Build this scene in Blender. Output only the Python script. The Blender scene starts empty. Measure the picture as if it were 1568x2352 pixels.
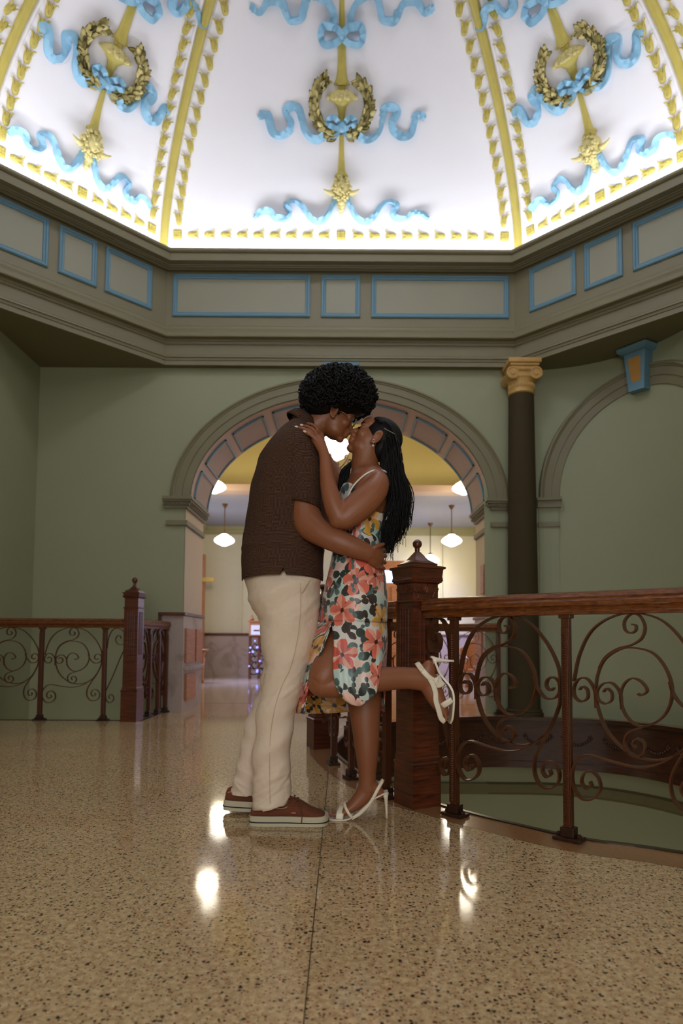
import bpy, bmesh, math, random
from math import sin, cos, pi, radians, sqrt
from mathutils import Vector, Matrix, noise

# ---------------------------------------------------------------- camera
W, H = 1568, 2352
F_PX = 1450.0
PX0, PY0 = 784.0, 1391.0
PITCH, ROLL = radians(3.2), 0.0065
CAM = Vector((0, 0, 0.74))
cam_data = bpy.data.cameras.new('camera')
cam = bpy.data.objects.new('camera', cam_data)
bpy.context.scene.collection.objects.link(cam)
CAM_R = Matrix.Rotation(radians(90) + PITCH, 3, 'X') @ Matrix.Rotation(ROLL, 3, 'Z')
cam.matrix_world = Matrix.Translation(CAM) @ CAM_R.to_4x4()
cam_data.sensor_fit = 'VERTICAL'
cam_data.sensor_height = 36.0
cam_data.sensor_width = 24.0
cam_data.lens = F_PX / H * 36.0
cam_data.shift_y = (PY0 - H / 2) / H
cam_data.clip_start = 0.02
cam_data.dof.use_dof = True
cam_data.dof.focus_distance = 2.62
cam_data.dof.aperture_fstop = 2.6
S = bpy.context.scene
S.camera = cam
S.view_settings.view_transform = 'Standard'
S.view_settings.look = 'None'
S.view_settings.gamma = 1.0
S.view_settings.use_curve_mapping = False
S.view_settings.exposure = 0.0
S.cycles.use_denoising = True
S.cycles.max_bounces = 10
S.cycles.diffuse_bounces = 6
S.cycles.glossy_bounces = 4
S.cycles.sample_clamp_indirect = 6.0
S.cycles.caustics_reflective = False
S.cycles.caustics_refractive = False

wd = bpy.data.worlds.new('world'); S.world = wd
wd.use_nodes = True
wd.node_tree.nodes['Background'].inputs[0].default_value = (1.0, 0.88, 0.72, 1)
wd.node_tree.nodes['Background'].inputs[1].default_value = 0.38

def area_light(name, loc, target, size, power, col, sy=None, spread=None):
    ld = bpy.data.lights.new(name, 'AREA'); ld.energy = power; ld.color = col
    ld.shape = 'RECTANGLE'; ld.size = size; ld.size_y = sy or size
    if spread: ld.spread = radians(spread)
    o = bpy.data.objects.new(name, ld); S.collection.objects.link(o)
    o.location = loc
    d = Vector(target) - Vector(loc)
    o.rotation_euler = d.to_track_quat('-Z', 'Y').to_euler()
    return o

# plan: octagonal opening of the dome, centre (0, CY)
CY = 3.38; CX = -0.03
LA, LB = 2.90, 1.75
OCT = [(-LB, LA), (LB, LA), (LA, LB), (LA, -LB), (LB, -LA), (-LB, -LA), (-LA, -LB), (-LA, LB)]
def oct_off(q):
    out = []; n = 8
    for i in range(8):
        p0, p1, p2 = Vector(OCT[i-1]), Vector(OCT[i]), Vector(OCT[(i+1) % 8])
        n1 = Vector(((p0+p1)/2)).normalized() if False else Vector((-(p1-p0).y, (p1-p0).x)).normalized()
        n2 = Vector((-(p2-p1).y, (p2-p1).x)).normalized()
        if n1.dot(p1) < 0: n1 = -n1
        if n2.dot(p1) < 0: n2 = -n2
        b = (n1+n2).normalized()
        v = p1 + b*(q/b.dot(n1))
        out.append(Vector((v.x+CX, v.y+CY)))
    return out
# cove lights hidden behind the cornice lip: cool white strips washing up the dome
COVE_POWER = 6.6
_a, _b = oct_off(0.10), oct_off(0.24)
ZLT = CAM.z+(lambda d: d.z/d.y*(CY+LA))(CAM_R @ Vector((0, (PY0-571.5)/F_PX, -1.0)))   # top of the cornice lip
for i in range(8):
    j = (i+1) % 8
    m = (_a[i]+_a[j])/2; t = (_b[i]+_b[j])/2
    L = (_a[i]-_a[j]).length*0.97
    ld = bpy.data.lights.new('cove_light', 'AREA'); ld.shape = 'RECTANGLE'
    ld.size = L; ld.size_y = 0.06; ld.energy = COVE_POWER*L; ld.color = (0.90, 0.93, 1.0)
    o = bpy.data.objects.new('cove_light', ld); S.collection.objects.link(o)
    ez = -(Vector((t.x-m.x, t.y-m.y, 0)).normalized()*0.10 + Vector((0, 0, 1))).normalized()
    ex = Vector(((_a[j]-_a[i]).x, (_a[j]-_a[i]).y, 0)).normalized(); ey = ez.cross(ex)
    o.matrix_world = Matrix.Translation((m.x, m.y, ZLT-.055)) @ Matrix((ex, ey, ez)).transposed().to_4x4()
# added cool fill under the dome crown, where no lantern is built
area_light('dome_fill_light', (0, CY, 6.70), (0, CY, 0), 1.0, 45, (0.86, 0.92, 1.0))
# added front fill for the couple, set at the unseen corridor end
area_light('corridor_fill_light', (0, -3.1, 1.75), (0.1, 3.0, 1.0), 2.5, 88, (0.94, 0.96, 1.0), 2.1)
# daylight from windows of the far hall (bluish) and of the rooms at the side
area_light('hall_window_light', (2.78, 11.2, 1.15), (0.6, 11.6, -.1), 1.3, 95, (0.36, 0.44, 1.0), 1.3)
area_light('hall_window_light', (-2.78, 11.2, 1.2), (-1.3, 11.1, -.1), 1.3, 70, (0.36, 0.44, 1.0), 1.0, 110)

# ---------------------------------------------------------------- helpers
def ray(px, py):
    return CAM_R @ Vector(((px-PX0)/F_PX, (PY0-py)/F_PX, -1.0))
def at(px, py, Y):
    d = ray(px, py); return CAM + d*(Y/d.y)
def atz(px, py, Z):
    d = ray(px, py); return CAM + d*((Z-CAM.z)/d.z)
def proj(p):
    q = CAM_R.transposed() @ (Vector(p)-CAM)
    return (PX0 + F_PX*q.x/-q.z, PY0 - F_PX*q.y/-q.z)
def zat(py, Y, px=784): return at(px, py, Y).z
def xat(px, Y, py=1472): return at(px, py, Y).x

COL = S.collection
def obj(name, bm, mat, parent=None, smooth=False, world=None, auto=None):
    me = bpy.data.meshes.new(name)
    if isinstance(bm, bmesh.types.BMesh):
        bm.to_mesh(me); bm.free()
    else:
        me.from_pydata(*bm)
    o = bpy.data.objects.new(name, me); COL.objects.link(o)
    if mat: me.materials.append(mat)
    if smooth:
        for p in me.polygons: p.use_smooth = True
        if auto: me.set_sharp_from_angle(angle=radians(auto))
    if parent: o.parent = parent; o.matrix_parent_inverse = parent.matrix_world.inverted()
    return o
def link(name, me, parent=None, mw=None):
    o = bpy.data.objects.new(name, me); COL.objects.link(o)
    if mw is not None: o.matrix_world = mw
    if parent: o.parent = parent; o.matrix_parent_inverse = parent.matrix_world.inverted()
    return o
def tag(o, label=None, cat=None, group=None, kind=None):
    if label: o['label'] = label
    if cat: o['category'] = cat
    if group: o['group'] = group
    if kind: o['kind'] = kind
    return o
def thing(name, label, cat, loc=(0, 0, 0), group=None):
    o = bpy.data.objects.new(name, None); COL.objects.link(o)
    o.empty_display_size = 0.1
    o.matrix_world = Matrix.Translation(Vector(loc))
    return tag(o, label, cat, group)
def NB(): return bmesh.new()
def quad(bm, *pts):
    return bm.faces.new([bm.verts.new(p) for p in pts])
def box(bm, x0, x1, y0, y1, z0, z1, bev=0, M=None):
    vs = [bm.verts.new((x, y, z)) for x in (x0, x1) for y in (y0, y1) for z in (z0, z1)]
    fs = []
    for a in ((0,1,3,2),(4,6,7,5),(0,4,5,1),(2,3,7,6),(0,2,6,4),(1,5,7,3)):
        fs.append(bm.faces.new([vs[i] for i in a]))
    if bev:
        es = list({e for f in fs for e in f.edges})
        r = bmesh.ops.bevel(bm, geom=es, offset=bev, segments=2, affect='EDGES', profile=0.6)
        vs = list({v for f in r['faces'] for v in f.verts} | {v for v in vs if v.is_valid})
    if M is not None: bmesh.ops.transform(bm, matrix=M, verts=[v for v in vs if v.is_valid])
    return bm
def rings(bm, rr, closed=True, cap=True):
    """skin a list of rings (lists of points)"""
    V = [[bm.verts.new(p) for p in r] for r in rr]
    n = len(rr[0])
    for a, b in zip(V, V[1:]):
        for i in range(n if closed else n-1):
            j = (i+1) % n
            bm.faces.new((a[i], a[j], b[j], b[i]))
    if cap and closed:
        bm.faces.new(list(reversed(V[0]))); bm.faces.new(V[-1])
    return V
def loop_sweep(bm, sections, closed_path=True, closed_prof=False):
    n = len(sections)
    V = [[bm.verts.new(p) for p in s] for s in sections]
    for i in range(n if closed_path else n-1):
        a, b = V[i], V[(i+1) % n]
        m = len(a)
        for k in range(m if closed_prof else m-1):
            l = (k+1) % m
            bm.faces.new((a[k], b[k], b[l], a[l]))
    return V
def lathe(bm, prof, n=24, M=None, flat=1.0):
    vs = []
    rr = [[Vector((r*cos(2*pi*i/n), r*sin(2*pi*i/n)*flat, z)) for i in range(n)] for r, z in prof]
    V = rings(bm, rr)
    if M is not None: bmesh.ops.transform(bm, matrix=M, verts=[v for r in V for v in r])
    return V
def sqlathe(bm, prof, cx=0, cy=0, rot=0):
    rr = []
    for r, z in prof:
        rr.append([Vector((cx + r*sqrt(2)*cos(rot+pi/4+k*pi/2), cy + r*sqrt(2)*sin(rot+pi/4+k*pi/2), z)) for k in range(4)])
    return rings(bm, rr)
def catmull(pts, n=8, closed=False):
    P = [Vector(p) for p in pts]
    out = []
    m = len(P)
    segs = m if closed else m-1
    for i in range(segs):
        p1, p2 = P[i % m], P[(i+1) % m]
        p0 = P[(i-1) % m] if (closed or i > 0) else p1*2-p2
        p3 = P[(i+2) % m] if (closed or i+2 < m) else p2*2-p1
        for k in range(n):
            t = k/n
            out.append(0.5*((2*p1)+(p2-p0)*t+(2*p0-5*p1+4*p2-p3)*t*t+(3*p1-p0-3*p2+p3)*t**3))
    if not closed: out.append(P[-1])
    return out
def tube(bm, pts, rad, n=8, ax=None):
    """round/oval tube; rad = number, or list of (a, b); ax = reference axis for b"""
    ax = Vector(ax or (0, 1, 0))
    m = len(pts); rr = []
    for i, p in enumerate(pts):
        t = (Vector(pts[min(i+1, m-1)])-Vector(pts[max(i-1, 0)]))
        t.normalize()
        a = t.cross(ax)
        if a.length < 1e-4: a = t.cross(Vector((1, 0, 0)))
        a.normalize(); b = a.cross(t)
        r = rad[i] if isinstance(rad, (list, tuple)) else rad
        ra, rb = r if isinstance(r, (list, tuple)) else (r, r)
        rr.append([Vector(p)+a*(ra*cos(2*pi*k/n))+b*(rb*sin(2*pi*k/n)) for k in range(n)])
    return rings(bm, rr)
def blob(bm, c, r, sub=2, R=None):
    ret = bmesh.ops.create_icosphere(bm, subdivisions=sub, radius=1.0)
    M = Matrix.Diagonal((r[0], r[1], r[2], 1)) if not isinstance(r, (int, float)) else Matrix.Diagonal((r, r, r, 1))
    if R is not None: M = R.to_4x4() @ M
    bmesh.ops.transform(bm, matrix=Matrix.Translation(Vector(c)) @ M, verts=ret['verts'])
    return ret['verts']

# ---------------------------------------------------------------- materials
def srgb(r, g, b):
    f = lambda c: (c/255/12.92) if c/255 <= 0.04045 else ((c/255+0.055)/1.055)**2.4
    return (f(r), f(g), f(b), 1)
class NT:
    def __init__(s, m): s.t = m.node_tree; s.n = s.t.nodes; s.l = s.t.links
    def add(s, typ, **kw):
        nd = s.n.new(typ)
        for k, v in kw.items():
            if k.startswith('i_'):
                key = k[2:]; key = int(key) if key.isdigit() else key
                nd.inputs[key].default_value = v
            else: setattr(nd, k, v)
        return nd
    def link(s, a, b): s.l.new(a, b)
    def math(s, op, a, b=None, c=None):
        nd = s.n.new('ShaderNodeMath'); nd.operation = op
        for i, v in enumerate((a, b, c)):
            if v is None: continue
            if isinstance(v, (int, float)): nd.inputs[i].default_value = v
            else: s.l.new(v, nd.inputs[i])
        return nd.outputs[0]
    def mix(s, fac, a, b, blend='MIX'):
        nd = s.n.new('ShaderNodeMix'); nd.data_type = 'RGBA'; nd.blend_type = blend
        for i, v in ((0, fac), (6, a), (7, b)):
            if isinstance(v, (int, float, tuple)): nd.inputs[i].default_value = v
            else: s.l.new(v, nd.inputs[i])
        return nd.outputs[2]
def mat(name, col, rough=0.6, metal=0.0, spec=0.5, noise_amt=0.12, scale=6, bump=0.0, bscale=60, emis=None, estr=0, coat=0):
    m = bpy.data.materials.new(name); m.use_nodes = True
    t = NT(m); b = t.n['Principled BSDF']
    b.inputs['Roughness'].default_value = rough
    b.inputs['Metallic'].default_value = metal
    b.inputs['Specular IOR Level'].default_value = spec
    if coat: b.inputs['Coat Weight'].default_value = coat; b.inputs['Coat Roughness'].default_value = 0.15
    tc = t.add('ShaderNodeTexCoord')
    if noise_amt:
        nz = t.add('ShaderNodeTexNoise', i_Scale=scale, i_Detail=5.0)
        t.link(tc.outputs['Object'], nz.inputs['Vector'])
        v = t.math('MULTIPLY_ADD', nz.outputs[0], noise_amt*2, 1-noise_amt)
        mx = t.mix(1.0, col, (1, 1, 1, 1), 'MULTIPLY')
        nd = mx.node; t.link(v, nd.inputs[7])
        t.link(mx, b.inputs['Base Color'])
    else: b.inputs['Base Color'].default_value = col
    if bump:
        nz = t.add('ShaderNodeTexNoise', i_Scale=bscale, i_Detail=3.0)
        t.link(tc.outputs['Object'], nz.inputs['Vector'])
        bp = t.add('ShaderNodeBump', i_Strength=bump, i_Distance=0.01)
        t.link(nz.outputs[0], bp.inputs['Height']); t.link(bp.outputs[0], b.inputs['Normal'])
    if emis:
        b.inputs['Emission Color'].default_value = emis; b.inputs['Emission Strength'].default_value = estr
    return m
M_wall = mat('sage_paint', srgb(151, 153, 122), 0.55, noise_amt=0.03, scale=1.2)
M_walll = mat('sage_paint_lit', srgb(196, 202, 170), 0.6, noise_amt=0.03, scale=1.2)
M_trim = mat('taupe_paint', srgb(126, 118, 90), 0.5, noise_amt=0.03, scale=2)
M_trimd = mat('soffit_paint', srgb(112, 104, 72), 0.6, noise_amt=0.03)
M_panel = mat('grey_panel_paint', srgb(150, 147, 126), 0.5, noise_amt=0.05, scale=2)
M_blue = mat('blue_trim_paint', srgb(100, 138, 156), 0.45, noise_amt=0.05)
M_mauve = mat('mauve_paint', srgb(176, 150, 132), 0.6, noise_amt=0.03)
M_plaster = mat('white_plaster', srgb(232, 229, 234), 0.7, noise_amt=0.03, scale=2.5, bump=0.25, bscale=3.2)
M_gold = mat('gold_paint', srgb(180, 164, 80), 0.45, noise_amt=0.16, scale=9, spec=0.5)
M_goldp = mat('pale_gilt', srgb(206, 192, 128), 0.45, noise_amt=0.3, scale=22)
M_goldb = mat('bronze_gilt', srgb(190, 150, 84), 0.45, noise_amt=0.2, scale=20)
M_rib = mat('sky_blue_ribbon', srgb(140, 188, 216), 0.5, noise_amt=0.18, scale=10)
M_shaft = mat('brown_shaft', srgb(66, 55, 36), 0.8, spec=0.2, noise_amt=0.06, scale=3)
M_dark = mat('dark_void', srgb(30, 24, 18), 0.9, noise_amt=0)
def wood(name, c1, c2, rough=0.35, sc=(3, 3, 40), coat=0.2):
    m = bpy.data.materials.new(name); m.use_nodes = True
    t = NT(m); b = t.n['Principled BSDF']; b.inputs['Roughness'].default_value = rough
    b.inputs['Coat Weight'].default_value = coat; b.inputs['Coat Roughness'].default_value = 0.12
    tc = t.add('ShaderNodeTexCoord'); mp = t.add('ShaderNodeMapping'); mp.inputs['Scale'].default_value = sc
    nz = t.add('ShaderNodeTexNoise', i_Scale=2.2, i_Detail=6.0, i_Roughness=0.65)
    t.link(tc.outputs['Object'], mp.inputs[0]); t.link(mp.outputs[0], nz.inputs['Vector'])
    cr = t.add('ShaderNodeValToRGB'); cr.color_ramp.elements[0].color = c1; cr.color_ramp.elements[1].color = c2
    cr.color_ramp.elements[0].position = 0.35; cr.color_ramp.elements[1].position = 0.68
    t.link(nz.outputs[0], cr.inputs[0]); t.link(cr.outputs[0], b.inputs['Base Color'])
    bp = t.add('ShaderNodeBump', i_Strength=0.08, i_Distance=0.004)
    t.link(nz.outputs[0], bp.inputs['Height']); t.link(bp.outputs[0], b.inputs['Normal'])
    return m
M_wood = wood('mahogany_wood', srgb(58, 24, 12), srgb(112, 52, 25))
M_woodh = wood('mahogany_rail', srgb(78, 38, 14), srgb(138, 78, 34), sc=(14, 14, 60), rough=0.3)
M_oak = wood('oak_wood', srgb(150, 90, 44), srgb(190, 124, 68), rough=0.45)
M_iron = mat('bronzed_iron', srgb(90, 48, 27), 0.36, metal=0.3, noise_amt=0.2, scale=30, bump=0.06, bscale=120)
M_irond = mat('bronze_foot', srgb(60, 36, 22), 0.45, metal=0.4, noise_amt=0.2, scale=30)
def marble(name, c1, c2):
    m = bpy.data.materials.new(name); m.use_nodes = True
    t = NT(m); b = t.n['Principled BSDF']; b.inputs['Roughness'].default_value = 0.25
    tc = t.add('ShaderNodeTexCoord')
    nz = t.add('ShaderNodeTexNoise', i_Scale=2.0, i_Detail=8.0, i_Distortion=2.2, i_Roughness=0.6)
    t.link(tc.outputs['Object'], nz.inputs['Vector'])
    cr = t.add('ShaderNodeValToRGB'); cr.color_ramp.elements[0].color = c2; cr.color_ramp.elements[1].color = c1
    cr.color_ramp.elements[0].position = 0.36; cr.color_ramp.elements[1].position = 0.5
    t.link(nz.outputs[0], cr.inputs[0]); t.link(cr.outputs[0], b.inputs['Base Color'])
    return m
M_marble = marble('grey_marble', srgb(172, 156, 148), srgb(150, 134, 126))
def terrazzo():
    m = bpy.data.materials.new('terrazzo'); m.use_nodes = True
    t = NT(m); b = t.n['Principled BSDF']
    tc = t.add('ShaderNodeTexCoord')
    base = t.add('ShaderNodeTexNoise', i_Scale=60.0, i_Detail=4.0)
    t.link(tc.outputs['Object'], base.inputs['Vector'])
    cr = t.add('ShaderNodeValToRGB')
    cr.color_ramp.elements[0].color = srgb(164, 132, 96); cr.color_ramp.elements[0].position = 0.3
    cr.color_ramp.elements[1].color = srgb(208, 180, 138); cr.color_ramp.elements[1].position = 0.7
    t.link(base.outputs[0], cr.inputs[0])
    col = cr.outputs[0]
    for sc, thr, cols in ((150, 0.40, (srgb(104, 70, 44), srgb(206, 184, 150), srgb(150, 84, 50))),
                          (88, 0.36, (srgb(30, 26, 26), srgb(96, 52, 34), srgb(52, 46, 40)))):
        v = t.add('ShaderNodeTexVoronoi', i_Scale=float(sc), i_Randomness=1.0)
        wn = t.add('ShaderNodeTexNoise', i_Scale=sc*1.6, i_Detail=2.0)
        t.link(tc.outputs['Object'], wn.inputs['Vector'])
        vm = t.add('ShaderNodeVectorMath', operation='SCALE'); vm.inputs[3].default_value = 0.9/sc
        t.link(wn.outputs[1], vm.inputs[0])
        va = t.add('ShaderNodeVectorMath', operation='ADD')
        t.link(tc.outputs['Object'], va.inputs[0]); t.link(vm.outputs[0], va.inputs[1])
        t.link(va.outputs[0], v.inputs['Vector'])
        sep = t.add('ShaderNodeSeparateColor'); t.link(v.outputs['Color'], sep.inputs[0])
        rad = t.math('MULTIPLY_ADD', t.math('POWER', sep.outputs[0], 1.6), thr*1.2, 0.02)
        f = t.math('LESS_THAN', v.outputs['Distance'], rad)
        c2 = t.add('ShaderNodeValToRGB'); c2.color_ramp.interpolation = 'CONSTANT'
        c2.color_ramp.elements[0].color = cols[0]; c2.color_ramp.elements[1].color = cols[2]; c2.color_ramp.elements[1].position = 0.72
        e = c2.color_ramp.elements.new(0.42); e.color = cols[1]
        t.link(sep.outputs[1], c2.inputs[0])
        col = t.mix(f, col, c2.outputs[0])
    big = t.add('ShaderNodeTexNoise', i_Scale=1.5, i_Detail=3.0)
    t.link(tc.outputs['Object'], big.inputs['Vector'])
    g = t.math('MULTIPLY_ADD', big.outputs[0], 0.3, 0.85)
    mx = t.mix(1.0, col, (1, 1, 1, 1), 'MULTIPLY'); t.link(g, mx.node.inputs[7])
    t.link(mx, b.inputs['Base Color'])
    r = t.math('MULTIPLY_ADD', big.outputs[0], 0.06, 0.045)
    t.link(r, b.inputs['Roughness'])
    b.inputs['Specular IOR Level'].default_value = 0.5
    w = t.add('ShaderNodeTexNoise', i_Scale=14.0, i_Detail=2.0)
    t.link(tc.outputs['Object'], w.inputs['Vector'])
    bp = t.add('ShaderNodeBump', i_Strength=0.05, i_Distance=0.002)
    t.link(w.outputs[0], bp.inputs['Height']); t.link(bp.outputs[0], b.inputs['Normal'])
    return m
M_terr = terrazzo()
M_border = mat('terracotta_terrazzo', srgb(146, 104, 70), 0.12, noise_amt=0.25, scale=90)
M_strip = mat('brass_strip', srgb(70, 58, 44), 0.3, metal=0.7, noise_amt=0.1)
M_hallfloor = mat('hall_terrazzo', srgb(170, 150, 126), 0.08, noise_amt=0.25, scale=70)
M_green_low = mat('olive_wall_paint', srgb(142, 144, 104), 0.6, noise_amt=0.03, scale=1)
# ================================================================ ROOM SHELL
YW = 6.60                      # back wall face
XL, XR = -3.235, 3.20
ZS = zat(848, YW)              # soffit height
# rim of the stair well (curved, right), counter-clockwise from the near right
_r = [atz(x, y, 0) for x, y in ((1568, 1960), (1334, 1927), (1134, 1882), (1014, 1850))]
RIM = catmull([(2.9, 1.35), (1.95, 1.74)]+[(p.x, p.y) for p in _r]+[(.33, 3.06), (.17, 3.42), (.05, 3.82), (-.04, 4.35),
               (.02, 4.95), (.25, 5.50), (.62, 5.95), (1.10, 6.20), (1.60, 6.29), (2.10, 6.20), (2.60, 5.98), (2.90, 5.56), (3.02, 5.0), (3.02, 3.5), (3.05, 2.2)], 6)
RIM = [Vector((p.x, p.y, 0)) for p in RIM]
def offset_path(P, d):
    out = []
    for i, p in enumerate(P):
        t = (P[min(i+1, len(P)-1)]-P[max(i-1, 0)]).normalized()
        out.append(p+Vector((-t.y, t.x, 0))*d)   # left of the path direction (outside of the well is the left side)
    return out
# floor outline with the two openings: built from cells clipped against a fine triangulation
from mathutils.geometry import tessellate_polygon
well = [Vector((p.x, p.y, 0)) for p in RIM]
def inside(p, poly):
    c = False; n = len(poly)
    for i in range(n):
        a, b = poly[i], poly[i-1]
        if (a.y > p[1]) != (b.y > p[1]) and p[0] < (b.x-a.x)*(p[1]-a.y)/(b.y-a.y)+a.x: c = not c
    return c
well_poly = well + [Vector((3.3, 2.0, 0)), Vector((3.3, 1.15, 0))]
LH_Y = 5.80                    # left opening edge
outer = [Vector(p) for p in [(-3.3, -1.6, 0), (3.3, -1.6, 0), (3.3, 1.15, 0)]] + well[:len(well)] 
# outline: left boundary -> near edge -> rim (as a boundary to the right wall) ; the strip beyond the rim is added separately
i_far = max(range(len(RIM)), key=lambda i: RIM[i].y)
main_out = [Vector((XL-.05, -3.3, 0)), Vector((3.3, -3.3, 0)), Vector((3.3, 1.1, 0))] + well[:i_far+1] + \
           [Vector((well[i_far].x, YW+.9, 0)), Vector((-1.80, YW+.9, 0)), Vector((-1.80, LH_Y, 0)), Vector((XL-.05, LH_Y, 0))]
far_out = [Vector((p.x, p.y, 0)) for p in well[i_far:]] + [Vector((3.4, 2.0, 0)), Vector((3.4, YW+.3, 0)), Vector((well[i_far].x, YW+.3, 0))]
def poly_bm(poly, z=0, thick=0):
    bm = NB(); vs = [bm.verts.new((p.x, p.y, z)) for p in poly]
    for tri in tessellate_polygon([poly]):
        try: bm.faces.new([vs[i] for i in tri])
        except ValueError: pass
    bmesh.ops.recalc_face_normals(bm, faces=bm.faces[:])
    if sum(f.normal.z for f in bm.faces) < 0: bmesh.ops.reverse_faces(bm, faces=bm.faces[:])
    return bm
fl = obj('floor', poly_bm(main_out, -0.012), M_dark); tag(fl, kind='structure')
# terrazzo slabs between the metal divider strips
def clip_cell(poly, x0, x1, y0, y1, z, inset=0.0015):
    bm = poly_bm(poly, z)
    for co, no in (((x0+inset, 0, 0), (-1, 0, 0)), ((x1-inset, 0, 0), (1, 0, 0)), ((0, y0+inset, 0), (0, -1, 0)), ((0, y1-inset, 0), (0, 1, 0))):
        bmesh.ops.bisect_plane(bm, geom=bm.verts[:]+bm.edges[:]+bm.faces[:], plane_co=co, plane_no=no, clear_outer=True, dist=1e-6)
    return bm
def slab(poly, x0, x1, y0, y1, mt, name='floor_slab'):
    bm = clip_cell(poly, x0, x1, y0, y1, 0)
    if not bm.faces: bm.free(); return
    r = bmesh.ops.extrude_face_region(bm, geom=bm.faces[:])
    bmesh.ops.translate(bm, vec=(0, 0, -0.01), verts=[v for v in r['geom'] if isinstance(v, bmesh.types.BMVert)])
    bmesh.ops.recalc_face_normals(bm, faces=bm.faces[:])
    obj(name, bm, mt, fl)
BAND = offset_path(RIM, 0.17)
i_rim0 = 0
slab_out = [Vector((XL, -3.24, 0)), Vector((3.2, -3.24, 0)), Vector((3.2, 0.9, 0))] + BAND[3:i_far+1] + \
           [Vector((BAND[i_far].x, YW+.88, 0)), Vector((-1.80, YW+.88, 0)), Vector((-1.80, LH_Y+.0, 0)), Vector((XL, LH_Y+.0, 0))]
XJ = [-3.6, -2.50, -1.28, -0.068, 1.15, 2.37, 3.6]
YJ = [-3.3, -2.89, -1.67, -0.45, 0.77, 1.99, 3.21, 4.43, 5.65, 6.87, 7.6]
for a, b in zip(XJ, XJ[1:]):
    for c, d in zip(YJ, YJ[1:]):
        slab(slab_out, a, b, c, d, M_terr)
bm = NB()
for x in XJ[1:-1]:
    box(bm, x-.0015, x+.0015, -3.2, 5.79 if x < -1.7 else (7.4 if x < -.2 else (3.6 if x < 0 else 1.9)), -.011, -.0006)
for y in YJ[1:-1]:
    xe = 3.2 if y < 1 else (1.0 if y < 2 else -0.12)
    if y > 3 : xe = -0.17
    box(bm, XL if y < 5.7 else -1.8, xe, y-.0015, y+.0015, -.011, -.0006)
obj('divider_strip', bm, M_strip, fl)
# terracotta border band that follows the rim, and the dark metal nosing
bm = NB()
loop_sweep(bm, [[(p.x, p.y, -.004), (q.x, q.y, -.004)] for p, q in zip([RIM[i] for i in range(len(RIM))], [BAND[i]-(BAND[i]-RIM[i]).normalized()*.002 for i in range(len(RIM))])], False)
bmesh.ops.translate(bm, vec=(0, 0, .0042), verts=bm.verts[:])
bmesh.ops.recalc_face_normals(bm, faces=bm.faces[:])
o = obj('border_band', bm, M_border, fl)
bm = NB()
N1 = offset_path(RIM, 0.012); N2 = offset_path(RIM, -0.010)
loop_sweep(bm, [[(q.x, q.y, -.05), (q.x, q.y, .006), (p.x, p.y, .006), (p.x, p.y, -.02)] for p, q in zip(N1, N2)], False)
o = obj('rim_nosing', bm, M_strip, fl)
# wooden fascia around the well below the floor edge
bm = NB()
def fascia_prof(i):
    pr = [(0.0, 0.0), (-0.012, -0.0), (-0.012, -0.03), (0.006, -0.045), (0.012, -0.10), (0.012, -0.42), (0.0, -0.43), (0.0, -0.49), (0.05, -0.5)]
    t = (RIM[min(i+1, len(RIM)-1)]-RIM[max(i-1, 0)]).normalized(); n = Vector((-t.y, t.x, 0))
    return [RIM[i]+n*(d)+Vector((0, 0, z)) for d, z in pr]
loop_sweep(bm, [fascia_prof(i) for i in range(len(RIM))], False)
M_woodd = wood('dark_mahogany', srgb(44, 20, 11), srgb(78, 38, 20))
fas = obj('rim_fascia', bm, M_woodd, fl, True, auto=40)
# carved swags on the far fascia
bm = NB()
for i in range(i_far-8, len(RIM)-10, 4):
    p = RIM[i]; t = (RIM[i+1]-RIM[i-1]).normalized(); n = Vector((-t.y, t.x, 0))
    for k in range(-5, 6):
        a = k/5
        c = p+t*(a*.11)-n*.0+Vector((0, 0, -.20-.05*(1-a*a)))
        blob(bm, c, (.016, .016, .014), 1)
    for s in (-1, 1):
        for w in range(4):
            blob(bm, p+t*(s*(.12+.012*cos(w*pi/2)))+Vector((0, 0, -.18+.016*sin(w*pi/2))), .013, 1)
obj('carved_swag', bm, M_woodd, fl, True)['kind'] = 'stuff'
# slab edge on the left opening
bm = NB(); box(bm, XL, -1.80, LH_Y-.0, LH_Y+.03, -.3, .004); box(bm, -1.83, -1.80, LH_Y+.03, 6.6, -.3, .004)
obj('rim_nosing', bm, M_strip, fl)
# floor strip in front of the left pier between opening and pier
lower = obj('floor_lower_storey', poly_bm([Vector(p) for p in [(-3.6, -1, 0), (3.6, -1, 0), (3.6, 7, 0), (-3.6, 7, 0)]], -3.6), M_green_low)
tag(lower, kind='structure')

# ---- back wall with the elliptical arch opening
AC = xat(779, YW, 1145)                       # centre of the arch
ZSP = zat(1150, YW)                           # springing height
A_out = xat(1168, YW, 1145)-AC
B_out = zat(866, YW)-ZSP
A_in, B_in = A_out-0.215, B_out-0.20
A_J = A_in+.05                                # half width between the piers
TH = 0.86
NA = 48
def ell(a, b, k, n=NA): th = pi-pi*k/n; return AC+a*cos(th), ZSP+b*sin(th)
ZTOP = 4.9
bm = NB()
def wall_face(y, flip):
    for k in range(NA):
        x0, z0 = ell(A_in, B_in, k); x1, z1 = ell(A_in, B_in, k+1)
        quad(bm, (x0, y, z0), (x1, y, z1), (x1, y, ZTOP), (x0, y, ZTOP))
    for xa, xb in ((XL-.3, AC-A_J), (AC+A_J, 2.6)):
        quad(bm, (xa, y, -3.6), (xb, y, -3.6), (xb, y, ZTOP), (xa, y, ZTOP))
    for xa, xb in ((AC-A_J, AC-A_in), (AC+A_in, AC+A_J)):
        quad(bm, (xa, y, ZSP), (xb, y, ZSP), (xb, y, ZTOP), (xa, y, ZTOP))
wall_face(YW, 0)
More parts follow.
